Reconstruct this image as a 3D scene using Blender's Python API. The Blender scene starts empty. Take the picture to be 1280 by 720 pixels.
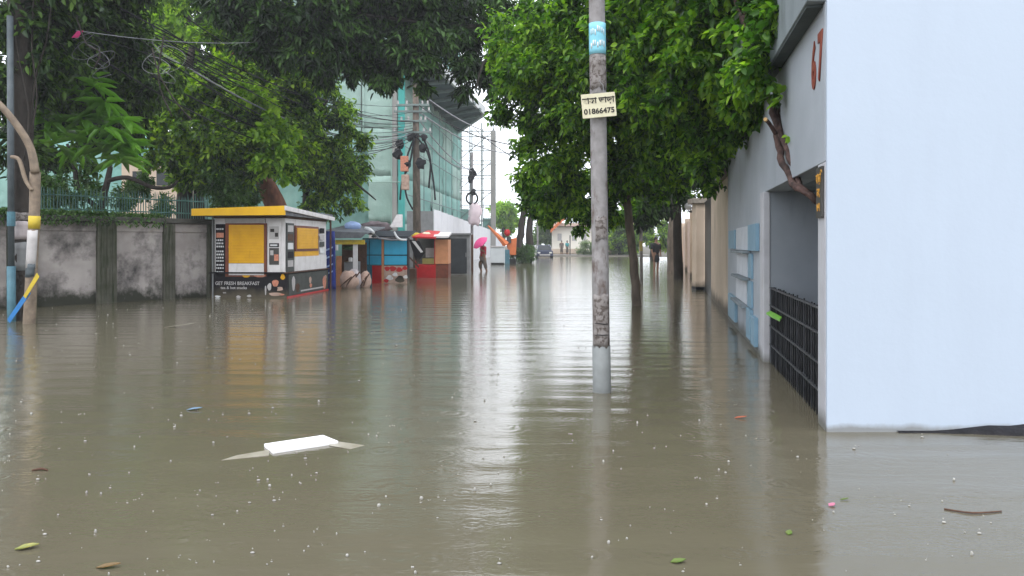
import bpy, math, random
import numpy as np
from mathutils import Vector, Matrix

# ------------------------------------------------------------------ scene, camera, light
SC = bpy.context.scene
COL = SC.collection
R = math.radians
random.seed(7)
RNG = np.random.default_rng(11)
CAM_Z, F, CX, HY = 1.4, 924.0, 640.0, 305.0

cam_d = bpy.data.cameras.new('camera')
cam_d.sensor_width = 36.0
cam_d.lens = F / 1280 * 36
cam_d.shift_y = -(360 - HY) / 1280
cam_d.clip_start, cam_d.clip_end = 0.05, 3000
cam = bpy.data.objects.new('camera', cam_d)
cam.location = (0, 0, CAM_Z)
cam.rotation_euler = (R(90), 0, 0)
COL.objects.link(cam)
SC.camera = cam

SUN_EL, SUN_AZ = R(58), R(200)
w = bpy.data.worlds.new('World')
SC.world = w
w.use_nodes = True
nt = w.node_tree
nt.nodes.clear()
sky = nt.nodes.new('ShaderNodeTexSky')
sky.sky_type = 'NISHITA'
sky.sun_disc = False
sky.sun_elevation, sky.sun_rotation = SUN_EL, SUN_AZ
sky.air_density, sky.dust_density, sky.ozone_density = 1.0, 4.0, 1.0
tc = nt.nodes.new('ShaderNodeTexCoord')
cn = nt.nodes.new('ShaderNodeTexNoise')
cn.inputs['Scale'].default_value = 2.2
cn.inputs['Detail'].default_value = 4
cr = nt.nodes.new('ShaderNodeValToRGB')           # the overcast: an even rain cloud over the clear sky
cr.color_ramp.elements[0].position, cr.color_ramp.elements[1].position = 0.3, 0.75
cr.color_ramp.elements[0].color = (15.0, 15.7, 16.7, 1)
cr.color_ramp.elements[1].color = (18.5, 19.2, 20.2, 1)
mx = nt.nodes.new('ShaderNodeMix')
mx.data_type = 'RGBA'
mx.inputs[0].default_value = 0.88
bg = nt.nodes.new('ShaderNodeBackground')
bg.inputs['Strength'].default_value = 0.15
wo = nt.nodes.new('ShaderNodeOutputWorld')
L = nt.links.new
L(tc.outputs['Generated'], cn.inputs['Vector'])
L(cn.outputs['Fac'], cr.inputs['Fac'])
L(sky.outputs['Color'], mx.inputs[6])
L(cr.outputs['Color'], mx.inputs[7])
L(mx.outputs[2], bg.inputs['Color'])
L(bg.outputs['Background'], wo.inputs['Surface'])

sun_d = bpy.data.lights.new('sun', 'SUN')
sun_d.energy, sun_d.angle, sun_d.color = 1.3, R(30), (1, 0.97, 0.93)
sun = bpy.data.objects.new('sun', sun_d)
sun.rotation_euler = (R(90) - SUN_EL, 0, math.pi - SUN_AZ)
sun.location = (0, -5, 30)
COL.objects.link(sun)

SC.view_settings.view_transform = 'Standard'
SC.view_settings.look = 'None'
SC.view_settings.exposure = 0.0
SC.view_settings.gamma = 1.0
SC.cycles.use_denoising = True
SC.cycles.max_bounces = 6
SC.cycles.diffuse_bounces = 3
SC.cycles.glossy_bounces = 3
SC.cycles.transmission_bounces = 3
SC.cycles.transparent_max_bounces = 4
SC.cycles.caustics_reflective = False
SC.cycles.caustics_refractive = False


# ------------------------------------------------------------------ helpers
def P(x, y, d):
    """the point at distance d that the photograph shows at pixel x, y"""
    return Vector(((x - CX) / F * d, d, CAM_Z + (HY - y) / F * d))


def tag(o, label=None, cat=None, group=None, kind=None):
    if label: o['label'] = label
    if cat: o['category'] = cat
    if group: o['group'] = group
    if kind: o['kind'] = kind
    return o


def thing(name, label, cat, loc=(0, 0, 0), group=None):
    o = bpy.data.objects.new(name, None)
    o.location = loc
    o.empty_display_size = 0.2
    COL.objects.link(o)
    return tag(o, label, cat, group)


def wloc(o):
    v = Vector((0, 0, 0))
    while o is not None:
        v += Vector(o.location)
        o = o.parent
    return v


def dup(root, loc, label=None):
    r = root.copy(); COL.objects.link(r); r.location = loc
    if label: r['label'] = label
    for ch in list(root.children):
        c = ch.copy(); COL.objects.link(c); c.parent = r
        for g in list(ch.children):
            d = g.copy(); COL.objects.link(d); d.parent = c
    return r


def frame(origin, yaw):
    return Matrix.Translation(Vector(origin)) @ Matrix.Rotation(yaw, 4, 'Z')


class MB:
    """collects simple shapes; build() links them as one mesh object"""
    def __init__(s, M=None):
        s.v, s.f, s.M = [], [], M

    def add(s, vs, fs):
        n = len(s.v)
        for p in vs:
            p = Vector(p)
            s.v.append(s.M @ p if s.M else p)
        s.f += [tuple(n + i for i in f) for f in fs]
        return s

    def box(s, x0, x1, y0, y1, z0, z1, rot=None):
        vs = [Vector((x, y, z)) for x in (x0, x1) for y in (y0, y1) for z in (z0, z1)]
        if rot is not None:
            c = Vector(((x0 + x1) / 2, (y0 + y1) / 2, (z0 + z1) / 2))
            vs = [c + rot @ (v - c) for v in vs]
        return s.add(vs, [(0, 1, 3, 2), (4, 6, 7, 5), (0, 4, 5, 1), (2, 3, 7, 6), (0, 2, 6, 4), (1, 5, 7, 3)])

    def prism(s, poly, z0, z1):
        n = len(poly)
        vs = [(x, y, z0) for x, y in poly] + [(x, y, z1) for x, y in poly]
        fs = [tuple(range(n - 1, -1, -1)), tuple(range(n, 2 * n))]
        fs += [(i, (i + 1) % n, n + (i + 1) % n, n + i) for i in range(n)]
        return s.add(vs, fs)

    def hexa(s, q, off):
        """a quad q (4 points) given thickness by the vector off"""
        q = [Vector(p) for p in q]
        vs = q + [p + Vector(off) for p in q]
        return s.add(vs, [(0, 1, 2, 3), (7, 6, 5, 4)] + [(i, 4 + i, 4 + (i + 1) % 4, (i + 1) % 4) for i in range(4)])

    def tube(s, pts, rad, n=8, cap=True, flat=1.0):
        pts = [Vector(p) for p in pts]
        if not hasattr(rad, '__len__'): rad = [rad] * len(pts)
        vs, fs, up = [], [], None
        for i, p in enumerate(pts):
            a, b = pts[max(i - 1, 0)], pts[min(i + 1, len(pts) - 1)]
            t = (b - a).normalized()
            if up is None:
                up = Vector((0, 0, 1)) if abs(t.z) < 0.9 else Vector((1, 0, 0))
            u = t.cross(up).normalized()
            up = u.cross(t).normalized()
            for k in range(n):
                an = 2 * math.pi * k / n
                vs.append(p + (u * math.cos(an) + up * math.sin(an) * flat) * rad[i])
        for i in range(len(pts) - 1):
            for k in range(n):
                k2 = (k + 1) % n
                fs.append((i * n + k, i * n + k2, (i + 1) * n + k2, (i + 1) * n + k))
        if cap:
            fs.append(tuple(range(n - 1, -1, -1)))
            fs.append(tuple((len(pts) - 1) * n + k for k in range(n)))
        return s.add(vs, fs)

    def ball(s, c, r, n=8, m=6, noise=0.0, seed=0):
        rg = random.Random(seed)
        c = Vector(c)
        rr = r if hasattr(r, '__len__') else (r, r, r)
        vs = [c + Vector((0, 0, -rr[2]))]
        for i in range(1, m):
            th = math.pi * i / m - math.pi / 2
            for k in range(n):
                an = 2 * math.pi * k / n
                q = 1 + noise * (rg.random() - .5) * 2
                vs.append(c + Vector((rr[0] * math.cos(th) * math.cos(an) * q, rr[1] * math.cos(th) * math.sin(an) * q, rr[2] * math.sin(th) * q)))
        vs.append(c + Vector((0, 0, rr[2])))
        fs = [(0, 1 + (k + 1) % n, 1 + k) for k in range(n)]
        for i in range(m - 2):
            for k in range(n):
                a, b = 1 + i * n, 1 + (i + 1) * n
                fs.append((a + k, a + (k + 1) % n, b + (k + 1) % n, b + k))
        a = 1 + (m - 2) * n
        fs += [(a + k, a + (k + 1) % n, len(vs) - 1) for k in range(n)]
        return s.add(vs, fs)

    def build(s, name, m, parent=None, smooth=False, bevel=0.0):
        me = bpy.data.meshes.new(name)
        off = wloc(parent) if parent is not None else Vector((0, 0, 0))
        if parent is None:                      # put the origin at the base of the mesh
            xs = [p.x for p in s.v]; ys = [p.y for p in s.v]; zs = [p.z for p in s.v]
            off = Vector(((min(xs) + max(xs)) / 2, (min(ys) + max(ys)) / 2, min(zs)))
        me.from_pydata([p - off for p in s.v], [], s.f)
        me.validate()
        me.update()
        if smooth:
            me.polygons.foreach_set('use_smooth', [True] * len(me.polygons))
        me.materials.append(m)
        o = bpy.data.objects.new(name, me)
        COL.objects.link(o)
        if parent is not None: o.parent = parent
        else: o.location = off
        if bevel:
            b = o.modifiers.new('bevel', 'BEVEL')
            b.width, b.segments, b.limit_method = bevel, 2, 'ANGLE'
        return o


def text(name, body, size, M, m, parent, extrude=0.002, sx=1.0, bold=0.0):
    """flat lettering; M places it: local x reads right, local y is up"""
    c = bpy.data.curves.new(name, 'FONT')
    c.body, c.size, c.extrude, c.offset = body, size, extrude, bold
    c.align_x, c.align_y = 'CENTER', 'CENTER'
    c.resolution_u = 3
    t = bpy.data.objects.new('tmp_text', c)
    COL.objects.link(t)
    dg = bpy.context.evaluated_depsgraph_get()
    me = bpy.data.meshes.new_from_object(t.evaluated_get(dg))
    bpy.data.objects.remove(t)
    me.name = name
    me.transform(Matrix.Translation(-wloc(parent)) @ M @ Matrix.Diagonal((sx, 1, 1, 1)))
    me.materials.clear()
    me.materials.append(m)
    o = bpy.data.objects.new(name, me)
    COL.objects.link(o)
    o.parent = parent
    return o


def upright(p, right):
    """matrix for a text / plate at p whose reading direction is `right` and whose up is z"""
    r = Vector(right).normalized()
    u = Vector((0, 0, 1))
    u = (u - r * u.dot(r)).normalized()
    nrm = r.cross(u)
    return Matrix(((r.x, u.x, nrm.x, p[0]), (r.y, u.y, nrm.y, p[1]), (r.z, u.z, nrm.z, p[2]), (0, 0, 0, 1)))


# ------------------------------------------------------------------ materials
def N(nt, t, **kw):
    n = nt.nodes.new(t)
    for k, v in kw.items(): setattr(n, k, v)
    return n


def new_mat(name):
    m = bpy.data.materials.new(name)
    m.use_nodes = True
    t = m.node_tree
    return m, t, t.nodes['Principled BSDF']


def rgba(c): return (c[0], c[1], c[2], 1)


def ramp(t, src, stops):
    r = N(t, 'ShaderNodeValToRGB')
    while len(r.color_ramp.elements) < len(stops): r.color_ramp.elements.new(0.5)
    for e, (p, c) in zip(r.color_ramp.elements, stops):
        e.position, e.color = p, rgba(c)
    t.links.new(src, r.inputs['Fac'])
    return r.outputs['Color']


def noise(t, scale, detail=4, stretch=(1, 1, 1), rough=0.55, vec='Object', dist=0.0):
    c = N(t, 'ShaderNodeTexCoord')
    mp = N(t, 'ShaderNodeMapping')
    mp.inputs['Scale'].default_value = stretch
    n = N(t, 'ShaderNodeTexNoise')
    n.inputs['Scale'].default_value = scale
    n.inputs['Detail'].default_value = detail
    n.inputs['Roughness'].default_value = rough
    n.inputs['Distortion'].default_value = dist
    t.links.new(c.outputs[vec], mp.inputs['Vector'])
    t.links.new(mp.outputs['Vector'], n.inputs['Vector'])
    return n.outputs['Fac']


def mixc(t, fac, a, b, blend='MIX'):
    m = N(t, 'ShaderNodeMix', data_type='RGBA', blend_type=blend)
    for i, v in ((0, fac), (6, a), (7, b)):
        if hasattr(v, 'links') or hasattr(v, 'is_linked'): t.links.new(v, m.inputs[i])
        else: m.inputs[i].default_value = v if i == 0 else rgba(v)
    return m.outputs[2]


def surf(name, c1, c2=None, scale=3.0, rough=0.6, bump=0.0, bscale=30, dirt=None, dirt_lo=0.55, dirt_hi=0.75, dscale=1.5,
         dstretch=(1, 1, 1), stretch=(1, 1, 1), metal=0.0, spec=0.28, detail=5):
    m, t, b = new_mat(name)
    c2 = c2 or tuple(x * 0.82 for x in c1)
    col = ramp(t, noise(t, scale, detail, stretch), [(0.32, c2), (0.68, c1)])
    if dirt:
        k = ramp(t, noise(t, dscale, 6, dstretch, 0.65), [(dirt_lo, (0, 0, 0)), (dirt_hi, (1, 1, 1))])
        col = mixc(t, k, col, dirt)
    t.links.new(col, b.inputs['Base Color'])
    b.inputs['Roughness'].default_value = rough
    b.inputs['Metallic'].default_value = metal
    b.inputs['Specular IOR Level'].default_value = spec
    if bump:
        bp = N(t, 'ShaderNodeBump')
        bp.inputs['Strength'].default_value = 1.0
        bp.inputs['Distance'].default_value = bump
        t.links.new(noise(t, bscale, 4), bp.inputs['Height'])
        t.links.new(bp.outputs['Normal'], b.inputs['Normal'])
    return m


def leaf_mat(name, dark, mid, light, trans=0.35, clump=0.6, rough=0.38, spec=0.3):
    """per-leaf colour from the island, lighter and darker clumps from a slow noise"""
    m, t, b = new_mat(name)
    g = N(t, 'ShaderNodeNewGeometry')
    isl = g.outputs['Random Per Island']
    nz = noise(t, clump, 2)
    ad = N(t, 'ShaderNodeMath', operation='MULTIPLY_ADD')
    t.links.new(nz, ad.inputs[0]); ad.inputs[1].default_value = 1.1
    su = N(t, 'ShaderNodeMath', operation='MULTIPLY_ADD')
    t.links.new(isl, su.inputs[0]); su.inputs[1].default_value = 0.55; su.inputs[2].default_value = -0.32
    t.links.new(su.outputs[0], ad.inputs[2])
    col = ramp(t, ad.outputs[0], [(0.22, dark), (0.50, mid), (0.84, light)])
    t.links.new(col, b.inputs['Base Color'])
    b.inputs['Roughness'].default_value = rough
    b.inputs['Specular IOR Level'].default_value = spec
    tr = N(t, 'ShaderNodeBsdfTranslucent')
    tcol = mixc(t, 1.0, col, (1.5, 1.7, 0.6), 'MULTIPLY')
    t.links.new(tcol, tr.inputs['Color'])
    ms = N(t, 'ShaderNodeMixShader')
    ms.inputs[0].default_value = trans
    out = t.nodes['Material Output']
    t.links.new(b.outputs[0], ms.inputs[1])
    t.links.new(tr.outputs[0], ms.inputs[2])
    t.links.new(ms.outputs[0], out.inputs['Surface'])
    return m


def water_mat():
    m, t, b = new_mat('muddy_flood_water')
    col = ramp(t, noise(t, 0.22, 4, (1, 0.5, 1)), [(0.3, (0.106, 0.094, 0.064)), (0.7, (0.134, 0.119, 0.084))])
    t.links.new(col, b.inputs['Base Color'])
    b.inputs['IOR'].default_value = 1.7
    b.inputs['Roughness'].default_value = 0.085
    b.inputs['Specular IOR Level'].default_value = 0.5
    # long swell across the street, then chop, then the fine rain-beaten skin
    c = N(t, 'ShaderNodeTexCoord')
    mp = N(t, 'ShaderNodeMapping'); mp.inputs['Scale'].default_value = (0.2, 1, 1)
    t.links.new(c.outputs['Object'], mp.inputs['Vector'])
    wv = N(t, 'ShaderNodeTexWave', bands_direction='Y', wave_profile='SIN')
    wv.inputs['Scale'].default_value = 0.62
    wv.inputs['Distortion'].default_value = 7.0
    wv.inputs['Detail'].default_value = 1.5
    wv.inputs['Detail Scale'].default_value = 1.6
    t.links.new(mp.outputs['Vector'], wv.inputs['Vector'])
    prev = None
    for src, dist in ((wv.outputs['Fac'], 0.0026), (noise(t, 1.0, 3, (0.35, 1.3, 1), dist=.6), 0.009), (noise(t, 3.1, 3, (0.4, 1.4, 1), dist=.5), 0.0036), (noise(t, 12, 3, (0.45, 1.4, 1)), 0.0014),
                      (noise(t, 34, 3, (0.6, 1.3, 1)), 0.0009), (noise(t, 85, 2, (0.7, 1.2, 1)), 0.00035)):
        bp = N(t, 'ShaderNodeBump')
        bp.inputs['Strength'].default_value = 1.0
        bp.inputs['Distance'].default_value = dist
        t.links.new(src, bp.inputs['Height'])
        if prev is not None: t.links.new(prev.outputs['Normal'], bp.inputs['Normal'])
        prev = bp
    # rings that rain drops leave
    for sc_, dist in ((1.3, 0.0004), (2.3, 0.00035)):
        vo = N(t, 'ShaderNodeTexVoronoi', feature='F1', voronoi_dimensions='2D')
        vo.inputs['Scale'].default_value = sc_
        t.links.new(c.outputs['Object'], vo.inputs['Vector'])
        sn = N(t, 'ShaderNodeMath', operation='MULTIPLY'); sn.inputs[1].default_value = 55
        t.links.new(vo.outputs['Distance'], sn.inputs[0])
        si = N(t, 'ShaderNodeMath', operation='SINE'); t.links.new(sn.outputs[0], si.inputs[0])
        fa = N(t, 'ShaderNodeMapRange'); fa.inputs[1].default_value = 0.05; fa.inputs[2].default_value = 0.30
        fa.inputs[3].default_value = 1.0; fa.inputs[4].default_value = 0.0
        t.links.new(vo.outputs['Distance'], fa.inputs[0])
        mu = N(t, 'ShaderNodeMath', operation='MULTIPLY')
        t.links.new(si.outputs[0], mu.inputs[0]); t.links.new(fa.outputs[0], mu.inputs[1])
        bp = N(t, 'ShaderNodeBump'); bp.inputs['Distance'].default_value = dist
        t.links.new(mu.outputs[0], bp.inputs['Height'])
        t.links.new(prev.outputs['Normal'], bp.inputs['Normal'])
        prev = bp
    t.links.new(prev.outputs['Normal'], b.inputs['Normal'])
    return m


M = {}
M['water'] = water_mat()
M['ground'] = surf('wet_earth', (0.10, 0.085, 0.06), (0.06, 0.055, 0.04), 0.8, 0.8, 0.02, 6)
M['road'] = surf('wet_asphalt', (0.16, 0.16, 0.155), (0.10, 0.10, 0.10), 0.6, 0.3, 0.004, 40)
M['white_wall'] = surf('pale_blue_white_paint', (0.47, 0.54, 0.645), (0.45, 0.52, 0.62), 0.7, 0.62, 0.0012, 22,
                       (0.437, 0.50, 0.598), 0.48, 0.9, 1.3, (2, 2, 0.3))
M['jamb'] = surf('jamb_paint', (0.48, 0.485, 0.52), (0.40, 0.40, 0.43), 4, 0.6, 0.001, 40, (0.36, 0.34, 0.31), 0.6, 0.8, 3, (3, 3, 0.5))
M['grey_wall'] = surf('blue_grey_wall_paint', (0.385, 0.415, 0.46), (0.31, 0.34, 0.38), 1.2, 0.6, 0.0015, 30,
                      (0.20, 0.22, 0.25), 0.58, 0.9, 1.6, (2.2, 2.2, 0.35))
M['recess'] = surf('shaded_recess_paint', (0.265, 0.29, 0.325), (0.21, 0.235, 0.265), 1.2, 0.6, 0.0015, 30, (0.15, 0.165, 0.185), 0.56, 0.85, 1.6, (2, 2, 0.35))  # darker copy of the grey wall paint, recess shade in its colour
M['ledge'] = surf('ledge_cement', (0.24, 0.275, 0.30), (0.165, 0.19, 0.205), 2, 0.7, 0.002, 25, (0.11, 0.13, 0.13), 0.5, 0.75, 2, (1, 1, 0.4))
M['mould_shade'] = surf('mould_with_ledge_shade', (0.075, 0.092, 0.094), (0.045, 0.058, 0.058), 3, 0.9, 0.003, 25)  # mould tone darkened to carry the shade under the ledge
M['blue_panel'] = surf('sky_blue_panel', (0.20, 0.33, 0.43), (0.165, 0.28, 0.37), 5, 0.5, 0.001, 30)
M['white_panel'] = surf('white_panel', (0.55, 0.58, 0.63), (0.45, 0.48, 0.53), 4, 0.5, 0.001, 30)
M['black_metal'] = surf('black_iron', (0.016, 0.017, 0.02), (0.008, 0.009, 0.011), 8, 0.35, 0.0006, 60, spec=0.1)
M['gate_bar'] = surf('worn_gate_bar', (0.055, 0.058, 0.066), (0.02, 0.022, 0.026), 10, 0.4, 0.0006, 60, spec=0.1)
M['red_paint'] = surf('red_brown_paint', (0.26, 0.062, 0.04), (0.18, 0.04, 0.028), 14, 0.5)
M['plaque'] = surf('plaque_grey', (0.085, 0.082, 0.078), (0.055, 0.053, 0.05), 6, 0.4, spec=0.1)
M['orange_ink'] = surf('orange_lettering', (0.72, 0.36, 0.06), None, 6, 0.5)
M['beige'] = surf('beige_plaster', (0.62, 0.50, 0.40), (0.50, 0.40, 0.31), 1.3, 0.75, 0.003, 22, (0.19, 0.15, 0.115), 0.56, 0.8, 1.2, (1.6, 1.6, 0.4))
M['beige_cap'] = surf('weathered_coping', (0.36, 0.31, 0.26), (0.22, 0.19, 0.16), 3, 0.8, 0.003, 20, (0.09, 0.085, 0.07), 0.5, 0.7, 2)
M['old_wall'] = surf('mouldy_plaster', (0.44, 0.40, 0.385), (0.28, 0.25, 0.24), 1.6, 0.85, 0.006, 14, (0.05, 0.046, 0.046), 0.50, 0.70, 1.3)
def algae(m, z0, z1, col, k=-1.3):
    t = m.node_tree; b = t.nodes['Principled BSDF']
    src = b.inputs['Base Color'].links[0].from_socket
    c = N(t, 'ShaderNodeTexCoord'); sp = N(t, 'ShaderNodeSeparateXYZ'); t.links.new(c.outputs['Object'], sp.inputs[0])
    a = N(t, 'ShaderNodeMath', operation='MULTIPLY_ADD'); t.links.new(noise(t, 2.2, 6, (1, 1, .8), .7), a.inputs[0]); a.inputs[1].default_value = k
    t.links.new(sp.outputs[2], a.inputs[2])
    r = N(t, 'ShaderNodeMapRange'); t.links.new(a.outputs[0], r.inputs[0])
    r.inputs[1].default_value, r.inputs[2].default_value, r.inputs[3].default_value, r.inputs[4].default_value = z0, z1, 1, 0
    t.links.new(mixc(t, r.outputs[0], src, col), b.inputs['Base Color'])


algae(M['old_wall'], -0.55, -0.25, (0.035, 0.036, 0.026))
algae(M['white_wall'], -0.03, 0.01, (0.25, 0.26, 0.27), -0.10)
algae(M['grey_wall'], -0.10, 0.06, (0.12, 0.125, 0.12), -0.30)
algae(M['jamb'], -0.10, 0.04, (0.16, 0.16, 0.15), -0.25)
algae(M['beige'], -0.15, 0.05, (0.15, 0.125, 0.10), -0.5)
M['pilaster'] = surf('mossy_pilaster', (0.12, 0.115, 0.095), (0.05, 0.055, 0.035), 2.0, 0.9, 0.006, 14, (0.03, 0.04, 0.018), 0.5, 0.65, 2.5, (3, 3, 0.3))
M['coping'] = surf('black_mould_coping', (0.10, 0.095, 0.085), (0.035, 0.038, 0.03), 3, 0.9, 0.006, 14)
M['concrete'] = surf('pole_concrete', (0.315, 0.30, 0.305), (0.20, 0.19, 0.19), 9, 0.75, 0.004, 40, (0.12, 0.09, 0.08), 0.53, 0.66, 7, (1, 1, 0.5))
M['pole_paint'] = surf('grey_blue_pole_paint', (0.215, 0.23, 0.232), (0.155, 0.165, 0.165), 6, 0.55, 0.001, 40, (0.16, 0.16, 0.15), 0.6, 0.8, 4, (1, 1, 0.4))
M['torn'] = surf('torn_paper', (0.27, 0.25, 0.245), (0.17, 0.15, 0.14), 18, 0.8, 0.004, 45, (0.095, 0.078, 0.07), 0.5, 0.58, 28)
M['sign_cream'] = surf('cream_sign_board', (0.70, 0.66, 0.48), (0.60, 0.56, 0.40), 9, 0.5, 0, 30, (0.42, 0.38, 0.28), 0.6, 0.8, 12)
M['ink'] = surf('black_ink', (0.035, 0.03, 0.028), None, 6, 0.6)
M['poster_blue'] = surf('light_blue_poster', (0.21, 0.53, 0.66), (0.26, 0.60, 0.72), 18, 0.5)
M['paper_white'] = surf('white_paper', (0.72, 0.73, 0.74), (0.62, 0.63, 0.65), 12, 0.6)
M['bark'] = surf('grey_brown_bark', (0.17, 0.135, 0.11), (0.075, 0.06, 0.05), 7, 0.9, 0.015, 18, (0.05, 0.055, 0.035), 0.5, 0.7, 3, (1, 1, 0.4), (1, 1, 0.3))
M['dark_bark'] = surf('dark_wet_bark', (0.055, 0.047, 0.042), (0.025, 0.022, 0.02), 7, 0.8, 0.015, 16, None, stretch=(1, 1, 0.3), spec=0.1)
M['red_bark'] = surf('reddish_bark', (0.21, 0.085, 0.05), (0.10, 0.045, 0.03), 9, 0.85, 0.015, 18, stretch=(1, 1, 0.3))
M['vine_bark'] = surf('vine_bark', (0.13, 0.082, 0.072), (0.05, 0.032, 0.03), 14, 0.85, 0.012, 30, (0.04, 0.03, 0.028), 0.5, 0.65, 9, (1, 1, 0.4), (1, 1, 0.35), spec=0.1)
M['cut_wood'] = surf('cut_wood', (0.55, 0.36, 0.16), (0.42, 0.27, 0.12), 12, 0.8)
M['bamboo'] = surf('dry_pole_wood', (0.30, 0.235, 0.175), (0.17, 0.13, 0.10), 8, 0.7, 0.003, 30, (0.13, 0.11, 0.09), 0.55, 0.75, 4, (1, 1, 0.3))
M['yellow'] = surf('amber_yellow_paint', (0.78, 0.42, 0.012), (0.66, 0.33, 0.01), 3, 0.5, 0.0, 30, (0.42, 0.22, 0.02), 0.62, 0.9, 3, (2, 2, .5))
M['yellow_roof'] = surf('yellow_fascia', (0.84, 0.50, 0.02), (0.70, 0.38, 0.015), 2, 0.4)
M['lemon'] = surf('yellow_plastic', (0.62, 0.46, 0.05), (0.45, 0.34, 0.04), 9, 0.6)
M['white'] = surf('white_paint', (0.74, 0.72, 0.73), (0.62, 0.60, 0.60), 4, 0.5, 0, 30, (0.38, 0.34, 0.31), 0.56, 0.85, 3, (2, 2, .4))
M['white_clean'] = surf('white_foam', (0.86, 0.86, 0.87), (0.81, 0.81, 0.83), 9, 0.55, 0.0015, 70)
M['foam_mud'] = surf('muddy_foam', (0.34, 0.32, 0.27), (0.20, 0.18, 0.13), 6, 0.4, 0, 30)
M['kiosk_black'] = surf('black_print_panel', (0.020, 0.018, 0.022), (0.012, 0.011, 0.014), 5, 0.7, spec=0.1)
algae(M['kiosk_black'], -0.22, 0.02, (0.10, 0.085, 0.06), -0.5)
M['kiosk_grey'] = surf('dark_slate_panel', (0.075, 0.082, 0.078), (0.05, 0.055, 0.052), 5, 0.5, spec=0.1)
M['grey_print'] = surf('pale_grey_print', (0.50, 0.48, 0.48), (0.40, 0.38, 0.38), 8, 0.6)
M['salmon'] = surf('salmon_print', (0.62, 0.27, 0.18), (0.45, 0.16, 0.10), 18, 0.6)
M['brown_frame'] = surf('red_brown_frame', (0.20, 0.055, 0.03), (0.12, 0.035, 0.02), 8, 0.5)
M['pinkish'] = surf('pink_beige_sack', (0.52, 0.37, 0.30), (0.34, 0.235, 0.19), 7, 0.8, 0.006, 30)
M['pale_pink'] = surf('pale_pink_cloth', (0.74, 0.62, 0.65), (0.62, 0.5, 0.54), 3, 0.8)
M['lilac_sack'] = surf('grey_lilac_sack', (0.52, 0.47, 0.48), (0.38, 0.33, 0.34), 5, 0.8, 0.006, 30)
M['heap'] = surf('dusty_dark_sacking', (0.17, 0.135, 0.145), (0.09, 0.07, 0.075), 4, 0.9, 0.02, 9)
M['brown'] = surf('dark_brown_wood', (0.12, 0.065, 0.045), (0.07, 0.04, 0.03), 6, 0.7, spec=0.1)
M['tan'] = surf('orange_tan_board', (0.60, 0.27, 0.135), (0.47, 0.21, 0.10), 4, 0.6, 0, 30, (0.30, 0.13, 0.07), 0.6, 0.8, 6)
M['deep_blue'] = surf('royal_blue_cloth', (0.024, 0.045, 0.28), (0.015, 0.028, 0.17), 5, 0.55, 0.01, 8)
M['pale_blue_print'] = surf('pale_blue_print', (0.35, 0.48, 0.78), None, 6, 0.5)
M['teal'] = surf('bright_teal_blue_paint', (0.040, 0.42, 0.66), (0.032, 0.35, 0.57), 3, 0.45, 0, 30, (0.04, 0.18, 0.26), 0.62, 0.8, 5)
M['teal_dark'] = surf('teal_frame', (0.02, 0.15, 0.22), (0.015, 0.10, 0.15), 5, 0.5)
M['red'] = surf('red_paint', (0.52, 0.018, 0.022), (0.40, 0.014, 0.018), 4, 0.45)
M['tarp'] = surf('grey_tarpaulin', (0.19, 0.20, 0.215), (0.11, 0.115, 0.13), 5, 0.55, 0.012, 9, spec=0.1)
M['dark_tarp'] = surf('navy_black_tarpaulin', (0.018, 0.022, 0.034), (0.01, 0.012, 0.02), 5, 0.5, 0.012, 9, spec=0.1)
M['cabinet'] = surf('charcoal_sheet_metal', (0.045, 0.05, 0.055), (0.03, 0.033, 0.037), 3, 0.5, spec=0.1)
M['cab_frame'] = surf('grey_sheet_metal', (0.22, 0.225, 0.23), (0.16, 0.165, 0.17), 4, 0.5)
M['olive'] = surf('olive_board', (0.30, 0.25, 0.08), None, 5, 0.6)
M['grey_box'] = surf('pale_grey_metal', (0.52, 0.55, 0.57), (0.45, 0.48, 0.5), 2, 0.5)
M['hoarding'] = surf('white_sheet_metal', (0.72, 0.72, 0.75), (0.66, 0.66, 0.70), 1.2, 0.5)
M['net'] = surf('green_safety_net', (0.26, 0.43, 0.385), (0.155, 0.33, 0.30), 0.35, 0.95, 0.14, 1.0, (0.33, 0.50, 0.46), 0.55, 0.8, 0.5, (1, 1, 0.35))
M['net_pale'] = surf('pale_green_net', (0.335, 0.46, 0.415), (0.24, 0.36, 0.315), 0.35, 0.95, 0.14, 1.0, (0.45, 0.57, 0.54), 0.55, 0.8, 0.6, (1, 1, 0.3))
M['net_teal'] = surf('teal_net_strip', (0.07, 0.37, 0.34), (0.05, 0.28, 0.26), 0.6, 0.9)
M['soffit'] = surf('dark_steel_soffit', (0.05, 0.085, 0.095), (0.035, 0.06, 0.07), 1, 0.6, spec=0.1)
M['slab'] = surf('raw_concrete', (0.34, 0.33, 0.315), (0.25, 0.245, 0.235), 0.5, 0.85, 0.01, 4)
M['pale_slab'] = surf('pale_concrete', (0.58, 0.60, 0.60), (0.5, 0.52, 0.53), 0.5, 0.8)
M['scaffold'] = surf('scaffold_steel', (0.20, 0.25, 0.24), (0.13, 0.16, 0.16), 2, 0.6)
M['cable'] = surf('black_cable', (0.022, 0.022, 0.026), None, 5, 0.5, spec=0.1)
M['cable_pale'] = surf('weathered_cable', (0.30, 0.31, 0.33), (0.2, 0.2, 0.22), 5, 0.6)
M['teal_pipe'] = surf('teal_blue_pipe', (0.085, 0.20, 0.25), (0.05, 0.12, 0.16), 5, 0.5)
M['grey_pipe'] = surf('grey_blue_pipe', (0.10, 0.12, 0.135), (0.06, 0.075, 0.085), 5, 0.5)
M['blue_tape'] = surf('blue_tape', (0.04, 0.20, 0.50), None, 5, 0.5)
M['picket'] = surf('green_fence_paint', (0.075, 0.17, 0.14), (0.04, 0.10, 0.085), 6, 0.5)
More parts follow.
